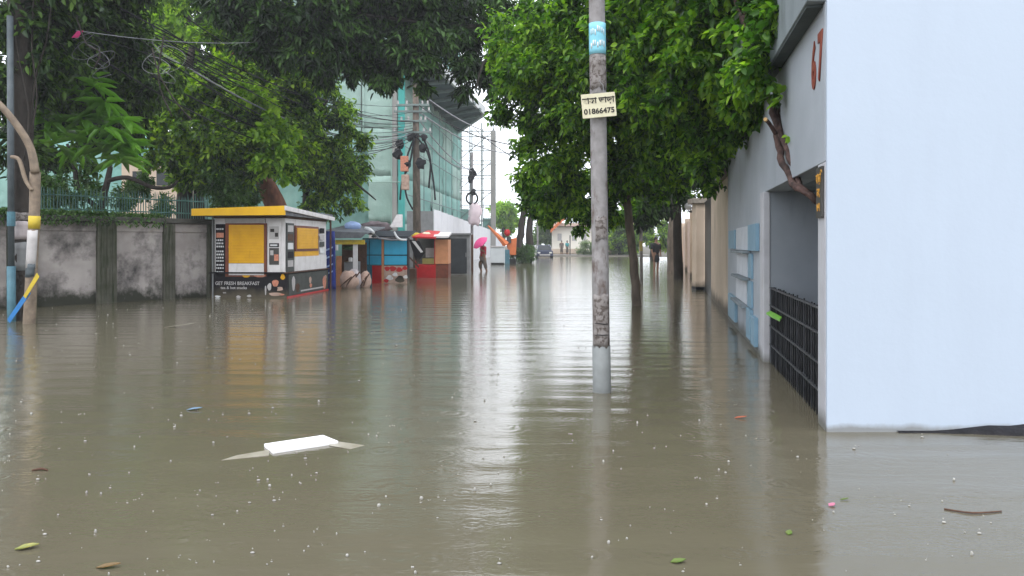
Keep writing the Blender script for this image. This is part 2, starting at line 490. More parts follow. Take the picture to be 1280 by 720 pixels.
M['pink'] = surf('pink_umbrella_cloth', (0.62, 0.06, 0.22), (0.50, 0.04, 0.17), 5, 0.5)
M['skin'] = surf('brown_skin', (0.22, 0.125, 0.08), (0.19, 0.105, 0.07), 8, 0.5)
M['hair'] = surf('black_hair', (0.012, 0.010, 0.010), None, 20, 0.5)
M['cloth_black'] = surf('black_cloth', (0.022, 0.023, 0.028), (0.014, 0.015, 0.018), 9, 0.85)
M['cloth_red'] = surf('crimson_cloth', (0.42, 0.03, 0.055), (0.33, 0.02, 0.04), 9, 0.85)
M['cloth_grey'] = surf('brown_grey_cloth', (0.13, 0.105, 0.09), None, 9, 0.85)
M['cloth_teal'] = surf('teal_cloth', (0.06, 0.34, 0.36), None, 9, 0.85)
M['globe'] = surf('white_glass_globe', (0.78, 0.78, 0.78), None, 5, 0.25)
M['car_paint'] = surf('dark_blue_car_paint', (0.045, 0.055, 0.10), (0.035, 0.045, 0.085), 2, 0.2)
M['glass'] = surf('dark_window_glass', (0.03, 0.035, 0.04), None, 2, 0.08)
M['rubber'] = surf('rubber', (0.02, 0.02, 0.02), None, 9, 0.7)
M['lamp'] = surf('headlamp', (0.75, 0.75, 0.72), None, 9, 0.2)
M['far_cream'] = surf('cream_house_wall', (0.86, 0.82, 0.74), (0.80, 0.75, 0.66), 0.4, 0.7)
M['far_pink'] = surf('pink_house_wall', (0.62, 0.45, 0.37), (0.55, 0.40, 0.33), 0.4, 0.7)
M['orange'] = surf('rusty_orange_paint', (0.62, 0.17, 0.055), (0.48, 0.13, 0.045), 2, 0.6)
M['mud'] = surf('black_wet_mud', (0.022, 0.021, 0.024), (0.012, 0.012, 0.014), 9, 0.45, 0.012, 30, spec=0.1)
M['drop'] = surf('splash_water', (0.40, 0.39, 0.36), (0.26, 0.25, 0.23), 9, 0.12, spec=0.5)  # pale base colour stands in for highlights on the drops
M['litter_orange'] = surf('orange_litter', (0.42, 0.12, 0.065), (0.32, 0.10, 0.06), 30, 0.5)
M['litter_blue'] = surf('blue_litter', (0.12, 0.24, 0.38), (0.2, 0.28, 0.36), 30, 0.4)
M['litter_pink'] = surf('pink_litter', (0.50, 0.17, 0.26), None, 9, 0.5)
M['leaf_green'] = surf('fallen_green_leaf', (0.09, 0.17, 0.03), (0.12, 0.14, 0.04), 40, 0.4)
M['leaf_yellow'] = surf('fallen_yellow_leaf', (0.30, 0.27, 0.06), (0.12, 0.16, 0.03), 40, 0.4)
M['leaf_brown'] = surf('fallen_brown_leaf', (0.22, 0.13, 0.05), (0.10, 0.07, 0.03), 30, 0.5)
M['bright_green'] = surf('lime_green_plastic', (0.15, 0.42, 0.03), (0.11, 0.33, 0.02), 9, 0.35)

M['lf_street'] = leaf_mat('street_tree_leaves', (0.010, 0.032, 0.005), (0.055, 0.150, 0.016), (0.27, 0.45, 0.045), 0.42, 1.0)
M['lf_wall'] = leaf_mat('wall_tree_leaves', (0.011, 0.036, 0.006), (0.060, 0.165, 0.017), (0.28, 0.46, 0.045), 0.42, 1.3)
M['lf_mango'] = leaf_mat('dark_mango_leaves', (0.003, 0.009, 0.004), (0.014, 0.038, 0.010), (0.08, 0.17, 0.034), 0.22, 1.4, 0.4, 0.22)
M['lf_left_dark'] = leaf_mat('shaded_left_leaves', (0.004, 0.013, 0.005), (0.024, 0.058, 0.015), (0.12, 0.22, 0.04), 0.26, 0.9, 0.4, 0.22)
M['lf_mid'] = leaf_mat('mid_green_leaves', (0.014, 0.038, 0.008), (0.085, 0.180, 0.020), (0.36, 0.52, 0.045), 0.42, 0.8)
M['lf_yellow'] = leaf_mat('yellow_green_leaves', (0.07, 0.16, 0.015), (0.19, 0.34, 0.03), (0.36, 0.52, 0.05), 0.45, 0.6)
M['lf_plumeria'] = leaf_mat('plumeria_leaf', (0.06, 0.17, 0.03), (0.16, 0.34, 0.05), (0.36, 0.56, 0.14), 0.35, 1.6, 0.22, 0.7)
M['lf_far'] = leaf_mat('far_tree_leaves', (0.06, 0.11, 0.04), (0.12, 0.19, 0.07), (0.22, 0.30, 0.10), 0.4, 0.35)
M['lf_hedge'] = leaf_mat('hedge_leaves', (0.02, 0.06, 0.012), (0.05, 0.12, 0.025), (0.11, 0.20, 0.05), 0.3, 1.0)


# ------------------------------------------------------------------ leaves
def leaf_arrays(c, d, nrm, ln, wd, droop=0.25, fold=0.18):
    side = np.cross(d, nrm)
    side /= np.linalg.norm(side, axis=1, keepdims=True) + 1e-9
    nrm = np.cross(side, d)
    ln, wd = ln[:, None], wd[:, None]

    def pt(t, s):
        return c + d * ln * t + side * wd * s + nrm * (abs(s) * wd * fold * 2 - droop * ln * t * t)
    V = np.stack([pt(0, 0), pt(0.32, 0.5), pt(0.70, 0.38), pt(1, 0), pt(0.70, -0.38), pt(0.32, -0.5)], 1).reshape(-1, 3)
    n = len(c)
    b = (np.arange(n) * 6)[:, None]
    Fq = np.concatenate([b + np.array([[0, 1, 2, 3]]), b + np.array([[0, 3, 4, 5]])], 0)
    return V, Fq


def quads_mesh(name, V, Fq):
    me = bpy.data.meshes.new(name)
    me.vertices.add(len(V)); me.vertices.foreach_set('co', V.astype(np.float32).ravel())
    me.loops.add(Fq.size); me.loops.foreach_set('vertex_index', Fq.astype(np.int32).ravel())
    me.polygons.add(len(Fq)); me.polygons.foreach_set('loop_start', (np.arange(len(Fq)) * 4).astype(np.int32))
    me.update(calc_edges=True)
    return me


def unit(a): return a / (np.linalg.norm(a, axis=1, keepdims=True) + 1e-9)


def twigs(blobs, ntwig, per, tl, ll, lw, droop=0.3, clump=0.34, seed=1, depth=0.8):
    """leaf arrays for a crown: blobs are (px, py, distance, radius in px)"""
    rg = np.random.default_rng(seed)
    C, Rd = [], []
    for bl in blobs:
        C.append(P(bl[0], bl[1], bl[2])); Rd.append(bl[3] / F * bl[2])
    C, Rd = np.array([list(c) for c in C]), np.array(Rd)
    wt = np.array([(bl[4] if len(bl) > 4 else 1.0) for bl in blobs]) * (Rd ** 2)
    wt /= wt.sum()
    # clump centres
    ncl = max(len(blobs) * 10, ntwig // 26)
    bi = rg.choice(len(blobs), ncl, p=wt)
    u = unit(rg.normal(size=(ncl, 3)))
    rr = rg.random(ncl) ** 0.42
    off = u * rr[:, None] * Rd[bi][:, None] * np.array([1, depth, 1])
    cc, cr_ = C[bi] + off, Rd[bi] * clump * (0.6 + 0.8 * rg.random(ncl))
    co = unit(off + 1e-6)
    k = rg.integers(0, ncl, ntwig)
    p0 = cc[k] + unit(rg.normal(size=(ntwig, 3))) * (rg.random(ntwig) ** 0.5)[:, None] * cr_[k][:, None] * np.array([1, 1, 0.8])
    td = unit(co[k] * 0.55 + rg.normal(size=(ntwig, 3)) * 0.55 + np.array([0, 0, -droop]))
    lat = unit(np.cross(td, rg.normal(size=(ntwig, 3))))
    out = []
    for j in range(per):
        s = 1 if j % 2 else -1
        c = p0 + td * (tl * (j / per)) + rg.normal(size=(ntwig, 3)) * tl * 0.05
        d = unit(td * 0.6 + lat * s * 0.75 + rg.normal(size=(ntwig, 3)) * 0.28 + np.array([0, 0, -droop * 0.6]))
        nr = unit(np.array([0, 0, 1.0]) + rg.normal(size=(ntwig, 3)) * 0.45)
        sz = 0.7 + 0.6 * rg.random(ntwig)
        out.append((c, d, nr, ll * sz, lw * sz))
    return [np.concatenate([o[i] for o in out], 0) for i in range(5)]


def crown(parent, m, blobs, ntwig, per=7, tl=0.32, ll=0.14, lw=0.07, droop=0.3, clump=0.34, seed=1, singles=0, depth=0.8, name='crown'):
    a = twigs(blobs, ntwig, per, tl, ll, lw, droop, clump, seed, depth)
    base = np.array(list(wloc(parent)))
    if singles:            # the leaves nearest to the camera and inside the frame become leaf objects of their own
        c = a[0]
        x = c[:, 0] / c[:, 1] * F + CX; y = HY - (c[:, 2] - CAM_Z) / c[:, 1] * F
        ok = np.where((x > 5) & (x < 1275) & (y > 4))[0]
        pick = ok[np.argsort(c[ok, 1] / a[3][ok])][:singles]
        keep = np.ones(len(c), bool); keep[pick] = False
        protos = []
        for j in range(6):
            z = np.zeros((1, 3))
            V, Fq = leaf_arrays(z, np.array([[0, 1.0, 0]]), np.array([[0, 0, 1.0]]), np.array([1.0]), np.array([lw / ll]), 0.15 + 0.06 * j, 0.12 + 0.03 * j)
            me = quads_mesh('leaf', V, Fq); me.materials.append(m); protos.append(me)
        for j, i in enumerate(pick):
            d = Vector(a[1][i]); s = d.cross(Vector(a[2][i])).normalized(); nn = s.cross(d)
            o = bpy.data.objects.new('leaf', protos[j % 6])
            Lg = a[3][i]
            Mx = Matrix(((s.x, d.x, nn.x, 0), (s.y, d.y, nn.y, 0), (s.z, d.z, nn.z, 0), (0, 0, 0, 1))) @ Matrix.Scale(Lg, 4)
            Mx.translation = Vector(a[0][i] - base)
            o.matrix_local = Mx
            COL.objects.link(o); o.parent = parent
        a = [q[keep] for q in a]
    V, Fq = leaf_arrays(*a, droop=0.25)
    me = quads_mesh(name, V - base, Fq)
    me.materials.append(m)
    o = bpy.data.objects.new(name, me)
    COL.objects.link(o)
    o.parent = parent
    return o


def smooth_path(pts, sub=4):
    """Catmull-Rom through (point, radius) pairs"""
    out, n = [], len(pts)
    for i in range(n - 1):
        p0, p1, p2, p3 = (pts[max(i - 1, 0)], pts[i], pts[i + 1], pts[min(i + 2, n - 1)])
        for k in range(sub):
            t = k / sub
            f = lambda a, b, c, d: 0.5 * ((2 * b) + (c - a) * t + (2 * a - 5 * b + 4 * c - d) * t * t + (3 * b - a - 3 * c + d) * t ** 3)
            out.append((f(Vector(p0[0]), Vector(p1[0]), Vector(p2[0]), Vector(p3[0])), p1[1] + (p2[1] - p1[1]) * t))
    out.append((Vector(pts[-1][0]), pts[-1][1]))
    return out


def limb(parent, name, m, pts, n=10, sub=4, wob=0.0):
    q = smooth_path(pts, sub)
    rg = random.Random(len(pts) * 31 + int(abs(pts[0][0][0]) * 100))
    pp = [Vector(p) + Vector((rg.uniform(-1, 1), rg.uniform(-1, 1), 0)) * r * wob for p, r in q]
    return MB().tube(pp, [r for _, r in q], n).build(name, m, parent, smooth=True)


# ------------------------------------------------------------------ the setting
def ground():
    xs = [-300, -200, -120, -60, -30, -16, -12, -9, -6, -3, 0, 3, 6, 9, 12, 20, 40, 80, 150, 220, 300]
    ys = [-200, -120, -60, -20, 0, 10, 20, 30, 40, 50, 60, 70, 78, 84, 90, 110, 150, 220, 320, 450]
    def h(x, y):
        z = -0.5
        if y >= 84: z = 0.12
        elif y >= 78: z = -0.05
        if x < -16 and y > 0: z = 0.35
        return z
    vs = [(x, y, h(x, y)) for y in ys for x in xs]
    n = len(xs)
    fs = [(j * n + i, j * n + i + 1, (j + 1) * n + i + 1, (j + 1) * n + i) for j in range(len(ys) - 1) for i in range(n - 1)]
    o = MB().add(vs, fs).build('ground', M['ground'])
    tag(o, kind='structure')
    o = MB().prism([(-14, 84.2), (16, 84.2), (16, 118), (-14, 118)], 0.121, 0.135).build('far_road', M['road'])
    tag(o, kind='structure')


def water():
    vs = [(-60, -25, 0), (60, -25, 0), (60, 81.5, 0), (-60, 81.5, 0)]
    o = MB().add(vs, [(0, 1, 2, 3)]).build('flood_water', M['water'])
    tag(o, kind='structure')


ground()
water()

# ------------------------------------------------------------------ the house with the white wall (right)
HA = Vector((2.40, 5.80, 0))
HYAW = -math.atan(0.205)
HM = frame(HA, HYAW)          # local y runs along the house wall away from the camera, local x into the house


def hy(d): return (d - 5.8) * 1.0208


def house():
    h = thing('house', 'pale blue white house with number 67 and a black gate in its side', 'house', HA)
    MB().prism([(2.345, 5.5), (9.5, 5.5), (9.5, 5.54), (2.353, 5.54)], -0.5, 5.2).build('front_wall', M['white_wall'], h)
    wx = lambda d: 2.40 + 0.205 * (d - 5.8)
    e0, e1, e2, e3 = (HM @ Vector(q) for q in ((0, 0, 0), (0.25, 0, 0), (0, 3.0, 0), (0.25, 3.0, 0)))
    MB().prism([(wx(5.542), 5.542), (2.61, 5.542), (e1.x, e1.y), (e0.x, e0.y)], -0.5, 2.018).build('gate_jamb', M['jamb'], h, bevel=0.006)
    MB().prism([(2.66, 5.545), (9.45, 5.545), (9.45, 5.8), (2.72, 5.8)], -0.5, 5.1).build('inner_wall', M['white_wall'], h)
    MB().prism([(wx(5.542), 5.542), (2.61, 5.542), (e3.x, e3.y), (e2.x, e2.y)], 2.02, 3.22).build('lintel_wall', M['grey_wall'], h, bevel=0.006)
    MB(HM).box(0, 0.25, 3.303, 8.28, -0.5, 3.22).build('side_wall', M['grey_wall'], h)
    MB(HM).box(-0.03, 0.045, 2.99, 3.3, -0.5, 2.018).build('gate_post', M['jamb'], h, bevel=0.008)
    MB(HM).box(0.0, 0.25, 3.002, 3.3, 2.021, 3.219).build('post_head', M['grey_wall'], h)
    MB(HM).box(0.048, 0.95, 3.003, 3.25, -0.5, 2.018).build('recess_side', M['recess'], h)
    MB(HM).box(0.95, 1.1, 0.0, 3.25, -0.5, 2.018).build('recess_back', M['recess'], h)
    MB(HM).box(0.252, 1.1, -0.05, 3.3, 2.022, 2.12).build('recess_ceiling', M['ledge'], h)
    MB().prism([(wx(5.542) - .135, 5.542), (2.6, 5.542), tuple((HM @ Vector((.3, 8.35, 0)))[:2]), tuple((HM @ Vector((-.13, 8.35, 0)))[:2])], 3.223, 3.75).build('ledge', M['ledge'], h, bevel=0.01)
    MB(HM).box(-0.12, -0.004, -0.19, 8.3, 3.20, 3.222).build('ledge_underside', M['mould_shade'], h)  # added slab, underside shade put into its dark colour
    MB(HM).box(0.02, 0.25, -0.25, 8.2, 3.753, 4.7).build('parapet', M['grey_wall'], h)
    # the relief of white and blue panels beyond the gate
    def panel(nm, mt, d0, d1, z0, z1, t):
        MB(HM).box(-t, -0.0015, hy(d0), hy(d1), z0, z1).build(nm, mt, h, bevel=0.003)
    B, W = M['blue_panel'], M['white_panel']
    panel('blue_panel', B, 9.32, 10.2, 1.31, 1.66, 0.05)
    panel('white_panel', W, 10.26, 12.0, 1.31, 1.65, 0.035)
    panel('blue_panel', B, 12.06, 13.2, 1.32, 1.63, 0.05)
    panel('blue_panel', B, 9.95, 10.35, 0.93, 1.27, 0.03)
    panel('white_panel', W, 10.4, 11.85, 0.93, 1.26, 0.035)
    panel('blue_panel', B, 9.95, 10.42, 0.53, 0.89, 0.03)
    panel('white_panel', W, 10.47, 12.0, 0.54, 0.89, 0.035)
    panel('blue_panel', B, 9.95, 10.4, 0.10, 0.51, 0.05)
    panel('blue_panel', B, 9.45, 9.85, 0.08, 0.45, 0.05)
    panel('blue_panel', B, 12.06, 13.3, 0.12, 0.52, 0.05)
    for d0, d1, z in ((10.2, 12.02, 1.285), (10.3, 11.95, 0.905), (10.4, 12.05, 0.515)):
        MB(HM).box(-0.12, -0.001, hy(d0), hy(d1), z - 0.018, z + 0.018).build('ledge_shelf', M['ledge'], h, bevel=0.004)
    # gate: rails and uprights, black sheet added as the unlit recess behind
    g = MB(HM).box(0.08, 0.09, 0.03, 2.97, -0.4, 0.87).build('gate', M['black_metal'], h)
    for z in (-0.05, 0.22, 0.44, 0.68, 0.885):
        MB(HM).box(0.035, 0.065, 0.03, 2.97, z - 0.009, z + 0.009).build('gate_rail', M['gate_bar'], g)
    rg = random.Random(3)
    for k in range(26):
        y = 0.06 + k * 0.1145
        top = 0.89 + 0.03 * rg.random()
        MB(HM).tube([(0.05, y, -0.4), (0.05, y, top)], 0.008, 6).build('gate_bar', M['gate_bar'] if k % 3 == 1 else M['black_metal'], g)
    # number
    r = HM.to_3x3() @ Vector((0, -1, 0))
    for ch, d in (('6', 5.93), ('7', 5.69)):
        p = HM @ Vector((-0.006, hy(d), 0))
        p.z = CAM_Z + (305 - (86 if ch == '6' else 73)) / F * d
        text('house_number', ch, 0.50, upright(p, r), M['red_paint'], h, 0.004, 0.66, 0.014)
    # plaque on the gate jamb
    MB(HM).box(-0.02, -0.001, -0.235, -0.03, 1.60, 1.99).build('plaque', M['plaque'], h, bevel=0.003)
    for s, z in (('বাড়ি', 1.90), ('নং', 1.79), ('৬৭', 1.68)):
        p = HM @ Vector((-0.023, -0.13, z))
        text('lettering', s, 0.10, upright(p, r), M['orange_ink'], h, 0.001, 1.0, 0.002)
    return h


house()
# dark mud heaped along the foot of the white wall
rg = random.Random(5)
vs, fs, n = [], [], 26
for i in range(n):
    x = 2.85 + i * 0.14
    hgt = 0.012 + 0.075 * max(0, min(1, (i - 2) / 7)) * (0.75 + 0.5 * rg.random())
    wd = 0.03 + 0.16 * max(0, min(1, (i - 2) / 8)) * (0.75 + 0.5 * rg.random())
    for q, zz in ((0.0, 1.0), (0.45, 0.75), (0.8, 0.3), (1.0, -0.4)):
        vs.append((x + rg.uniform(-.02, .02), 5.497 - wd * q, hgt * zz))
for i in range(n - 1):
    for q in range(3):
        a = i * 4 + q
        fs.append((a, a + 1, a + 5, a + 4))
tag(MB().add(vs, fs).build('mud_bank', M['mud'], smooth=True), kind='structure')

o = MB(HM).add([(x, hy(d), z + t) for t in (0, .022) for d, x, z in ((8.6, .03, .605), (7.75, .03, .615), (7.6, -.015, .60), (8.0, -.03, .595), (8.5, -.03, .59))],
               [(4, 3, 2, 1, 0), (5, 6, 7, 8, 9), (0, 1, 6, 5), (1, 2, 7, 6), (2, 3, 8, 7), (3, 4, 9, 8), (4, 0, 5, 9)]).build('plastic_tray', M['bright_green'], bevel=0.004)
tag(o, 'lime green plastic tray lodged against the black gate', 'tray')


# ------------------------------------------------------------------ boundary walls beyond the house
def right_walls():
    w1 = thing('boundary_wall', 'beige plaster wall joining the blue grey house wall', 'wall', HM @ Vector((0, 8.3, 0)))
    MB(HM).box(0.02, 0.22, 8.3, 13.6, -0.5, 2.70).build('plaster_panel', M['beige'], w1)
    MB(HM).box(-0.06, 0.30, 8.36, 13.66, 2.70, 2.84).build('coping', M['beige_cap'], w1, bevel=0.01)
    g2 = MB(HM).box(0.03, 0.07, 13.7, 16.75, -0.5, 2.66).build('metal_gate', M['black_metal'])
    tag(g2, 'black sheet gate between the beige wall and its square pillar', 'gate')
    p = thing('gate_pillar', 'square beige gate pillar with a wide cap standing proud of the wall', 'pillar', (5.78, 22.55, 0))
    MB().box(5.55, 5.99, 22.3, 22.8, 0.10, 2.62).build('shaft', M['beige'], p, bevel=0.012)
    MB().box(5.54, 6.0, 22.29, 22.81, -0.5, 0.098).build('base', M['black_metal'], p)
    MB().box(5.44, 6.08, 22.2, 22.9, 2.62, 2.78).build('cap', M['beige_cap'], p, bevel=0.015)
    w2 = thing('boundary_wall', 'weathered beige wall running on behind the square gate pillar', 'wall', HM @ Vector((0, 17.3, 0)))
    MB(HM).box(0.02, 0.22, 17.4, 27.4, -0.5, 2.72).build('plaster_panel', M['beige'], w2)
    MB(HM).box(-0.05, 0.28, 17.45, 27.35, 2.72, 2.84).build('coping', M['beige_cap'], w2)
    MB(HM).box(-0.12, 0.3, 25.2, 25.6, -0.5, 2.78).build('pilaster', M['beige'], w2)
    MB(HM).box(-0.12, 0.3, 20.2, 20.55, -0.5, 2.78).build('pilaster', M['beige'], w2)
    w3 = thing('boundary_wall', 'farthest stretch of beige wall beyond the man in black', 'wall', HM @ Vector((0, 27.5, 0)))
    MB(HM).box(0.02, 0.22, 27.5, 74, -0.5, 2.5).build('plaster_panel', M['far_pink'], w3)
    for y in (33, 41, 50, 60): MB(HM).box(-0.1, 0.3, y, y + 0.4, -0.5, 2.7).build('pilaster', M['beige'], w3)
    for x, y, d, r, z0, lab in ((883.5, 238, 19.4, 0.115, 2.84, 'white globe lamp on the end of the near beige wall'),
                                (860, 258, 26.5, 0.13, 2.84, 'smaller looking white globe lamp on the wall behind the pillar')):
        c = P(x, y, d)
        gl = thing('globe_lamp', lab, 'lamp', (c.x, c.y, c.z - r), 'globe lamps on the beige walls')
        MB().ball(c, r, 14, 9).build('globe', M['globe'], gl, smooth=True)
        MB().tube([(c.x, c.y, c.z - r - 0.02), (c.x + .06, c.y, c.z - r - 0.06), (c.x + 0.25, c.y, c.z - r - 0.07)], 0.03, 8).build('bracket', M['black_metal'], gl)


right_walls()


# ------------------------------------------------------------------ utility pole with sign (near, right of the middle)
def arc_patch(axis0, axis1, r0, r1, z0, z1, a0, a1, m, name, parent, off=0.004, ragged=0.0, seed=0, nz=6, na=10):
    rg = random.Random(seed)
    vs, fs = [], []
    for i in range(nz + 1):
        t = z0 + (z1 - z0) * i / nz
        k = (t - axis0.z) / (axis1.z - axis0.z)
        c = axis0.lerp(axis1, k)
        r = r0 + (r1 - r0) * k + off
        for j in range(na + 1):
            an = a0 + (a1 - a0) * j / na
            e = ragged if (i in (0, nz) or j in (0, na)) else 0
            vs.append((c.x + r * math.cos(an + rg.uniform(-e, e) * 2), c.y + r * math.sin(an + rg.uniform(-e, e) * 2), t + rg.uniform(-e, e)))
    for i in range(nz):
        for j in range(na):
            a = i * (na + 1) + j
            fs.append((a, a + 1, a + na + 2, a + na + 1))
    o = MB().add(vs, fs).build(name, m, parent, smooth=True)
    s = o.modifiers.new('thickness', 'SOLIDIFY'); s.thickness = 0.002
    return o


def main_pole():
    b, t = Vector((0.858, 7.0, -0.5)), Vector((0.745, 7.0, 8.2))
    p = thing('utility_pole', 'tall grey concrete pole with a cream notice board standing in the water', 'pole', (b.x, b.y, -0.5))
    r0, r1 = 0.083, 0.068
    MB().tube([b.lerp(t, k / 10) for k in range(11)], [r0 + (r1 - r0) * k / 10 for k in range(11)], 24).build('shaft', M['concrete'], p, smooth=True)
    z = lambda y: CAM_Z + (305 - y) / F * 7.0
    def ring(name, m, y0, y1, off):
        pts = [b.lerp(t, (zz - b.z) / (t.z - b.z)) for zz in (y0, (y0 + y1) / 2, y1)]
        MB().tube(pts, [r0 + off] * 3, 24).build(name, m, p, smooth=True)
    ring('painted_base', M['pole_paint'], -0.45, z(432), 0.0035)
    A = math.pi
    arc_patch(b, t, r0, r1, z(69), z(30), A * 1.02, A * 1.98, M['poster_blue'], 'blue_poster', p, 0.004)
    rr = random.Random(4)
    for k in range(2):
        for q in range(7):                    # the faint pale writing on the blue poster
            an = A * (1.2 + 0.085 * q)
            zz = z(40 + 17 * k) + rr.uniform(-.02, .02)
            arc_patch(b, t, r0, r1, zz - 0.03, zz + 0.022, an, an + 0.08 + 0.1 * rr.random(), M['paper_white'], 'poster_writing', p, 0.0065, 0.002, k * 9 + q, 2, 3)
    arc_patch(b, t, r0, r1, z(112), z(72), A * 1.05, A * 1.95, M['torn'], 'torn_poster', p, 0.004, 0.02, 1)
    arc_patch(b, t, r0, r1, z(432), z(368), A * 1.15, A * 1.8, M['torn'], 'torn_poster', p, 0.006, 0.02, 2, 8, 8)
    arc_patch(b, t, r0, r1, z(300), z(272), A * 1.3, A * 1.75, M['torn'], 'torn_poster', p, 0.005, 0.025, 3)
    for z_, s in ((120, 1), (404, 2), (418, 3)):
        rg_ = random.Random(s)
        q = b.lerp(t, (z(z_) - b.z) / (t.z - b.z))
        MB().tube([q + Vector((0.07 * math.cos(a), -0.09 + 0.16 * (math.sin(a) > 9), 0.01 * rg_.random())) for a in (3.0, 2.2, 1.4, .6)], 0.004, 5).build('wire_tie', M['cable'], p)
    # the notice
    c = P(748.5, 131.5, 6.87)
    s = thing('notice_board', 'small cream notice board with black Bengali writing wired to the tall pole', 'sign', c)
    rt = Vector((math.cos(R(5)), 0, math.sin(R(5))))
    u = Vector((-rt.z, 0, rt.x))
    hw, hh = 0.158, 0.112
    q = [c - rt * hw - u * hh, c + rt * hw - u * hh, c + rt * hw + u * hh, c - rt * hw + u * hh]
    MB().hexa(q, (0, 0.012, 0)).build('board', M['sign_cream'], s, bevel=0.002)
    T = Matrix(((rt.x, u.x, 0, 0), (0, 0, -1, 0), (rt.z, u.z, 0, 0), (0, 0, 0, 1)))
    for body, dz, sz, sx in (('বাসা ভাড়া', 0.045, 0.105, 0.92), ('01866475', -0.055, 0.095, 1.0)):
        Mx = T.copy(); Mx.translation = c + u * dz + Vector((0, -0.002, 0))
        text('writing', body, sz * 0.72, Mx, M['ink'], s, 0.001, sx * 1.05, 0.0022)
    MB().tube([c + u * hh + rt * 0.06, c + u * (hh + 0.07) + rt * 0.055, c + u * (hh + 0.12) + rt * 0.02], 0.003, 5).build('hanging_wire', M['cable_pale'], s)


main_pole()


# ------------------------------------------------------------------ trees on the right
def right_trees():
    t = thing('street_tree', 'tall leafy tree with a slim leaning trunk in the water right of the pole', 'tree', (P(795, 382, 16.8).x, 16.8, -0.5))
    limb(t, 'trunk', M['bark'], [((2.85, 16.8, -0.5), .12), (P(796, 370, 16.8), .105), (P(790, 310, 16.8), .095), (P(785, 250, 16.7), .09), (P(781, 190, 16.4), .08), (P(776, 120, 16), .07)], wob=.25)
    limb(t, 'limb', M['bark'], [(P(784, 235, 16.6), .06), (P(760, 170, 16), .05), (P(720, 110, 15), .04), (P(670, 80, 15), .025)])
    limb(t, 'limb', M['bark'], [(P(782, 200, 16.4), .06), (P(820, 150, 15), .05), (P(870, 110, 13.5), .035)])
    limb(t, 'limb', M['bark'], [(P(779, 150, 16.2), .055), (P(800, 60, 15), .05), (P(830, -40, 14), .03)])
    bl = [(690, 60, 14, 62), (725, 120, 14, 62), (668, 120, 15, 42), (645, 95, 15, 34), (690, 190, 15, 44), (668, 175, 15.5, 24), (700, 232, 16, 36), (680, 250, 17, 24),
          (664, 215, 16.5, 16, .6), (760, 50, 13, 70), (770, 165, 15, 55), (735, 250, 17, 30), (830, 60, 12.5, 75), (840, 150, 13.5, 62), (800, 215, 16.5, 40), (880, 190, 14, 38), (900, 120, 12.5, 55),
          (770, 268, 18, 22, .6), (715, 268, 18, 18, .6), (655, 45, 14.5, 40), (845, 205, 15, 32),
          (745, -45, 13.5, 50), (820, -80, 13, 100), (900, -60, 12, 90)]
    crown(t, M['lf_street'], bl, 14500, 7, 0.30, 0.120, 0.060, 0.32, 0.27, 21)
    v = thing('wall_tree', 'gnarled tree whose twisting trunk climbs over the house wall above the gate', 'tree', P(1010, 250, 6.2))
    for nm, o1, r0, sd in (('trunk', 0.0, .032, 0), ('trunk', 0.10, .025, 1)):
        pts = [(P(1019, 262, 6.35) + Vector((.14, .1, 0)), r0 * .8), (P(1006, 240, 6.5), r0), (P(988 + 8 * sd, 226 - 6 * sd, 6.95), r0), (P(975 + 10 * sd, 190, 7.35 - .2 * sd), r0 * 1.08),
               (P(969 + 3 * sd, 155, 7.6), r0 * 1.1), (P(961 + 10 * sd, 118, 7.75), r0), (P(953 - 4 * sd, 78, 7.9), r0 * .95), (P(930, 30, 8.3), r0 * .85), (P(900 + 40 * sd, -60, 9), r0 * .6)]
        limb(v, nm, M['vine_bark'], pts, 10, 5, .55)
    limb(v, 'cut_branch', M['vine_bark'], [(P(970, 168, 7.5), .022), (P(962, 155, 7.4), .019), (P(957.5, 150, 7.3), .02)])
    MB().tube([P(957.4, 150, 7.3), P(956.6, 149, 7.28)], .019, 10).build('cut_end', M['cut_wood'], v)
    bl = [(962, 45, 7.3, 24, 3), (952, 85, 7.35, 20, 3), (975, 8, 7.2, 22, 3), (940, 60, 7.6, 22, 2), (948, 108, 7.5, 11, 2), (955, 35, 8.6, 48), (930, 85, 9, 45), (900, 40, 9.5, 60), (860, 90, 10, 55), (940, 125, 9.2, 26), (850, 30, 10, 60), (960, 80, 8.3, 24, .7), (905, 145, 10.5, 34), (820, 110, 11, 45),
          (930, -70, 9, 90), (850, -90, 10, 90), (800, 20, 11, 50), (885, 205, 11.5, 16, .5)]
    crown(v, M['lf_wall'], bl, 4800, 7, 0.25, 0.108, 0.062, 0.34, 0.32, 22, singles=260)
    # a few fresh leaves low on the twisting trunk
    crown(v, M['lf_wall'], [(966, 118, 7.3, 7), (972, 130, 7.3, 6)], 4, 4, 0.07, 0.11, 0.085, 0.3, 0.6, 24, name='sprout')
    crown(v, M['lf_wall'], [(985, 172, 7.1, 3)], 2, 3, 0.05, 0.06, 0.045, 0.3, 0.6, 25, name='sprout')
    # the dark mango tree whose branches hang over the street
    m = thing('mango_tree', 'dark mango tree behind the leaning trunk with boughs hanging right across the street', 'tree', (P(847, 350, 29).x, 29, -0.5))
    B = (P(847, 350, 29).x, 29)
    limb(m, 'trunk', M['dark_bark'], [((B[0], B[1], -.5), .2), (P(847, 310, 29), .17), (P(845, 240, 28.6), .16), (P(838, 160, 27.5), .15), (P(810, 60, 26), .13), (P(770, 0, 25.5), .1)], wob=.2)
    limb(m, 'limb', M['dark_bark'], [(P(832, 130, 27), .1), (P(740, 70, 25), .09), (P(655, 38, 23), .075), (P(560, 32, 22), .06), (P(470, 20, 21), .045), (P(380, 10, 20), .03)])
    limb(m, 'limb', M['dark_bark'], [(P(655, 38, 23), .05), (P(610, 70, 22), .04), (P(595, 110, 21.5), .02)])
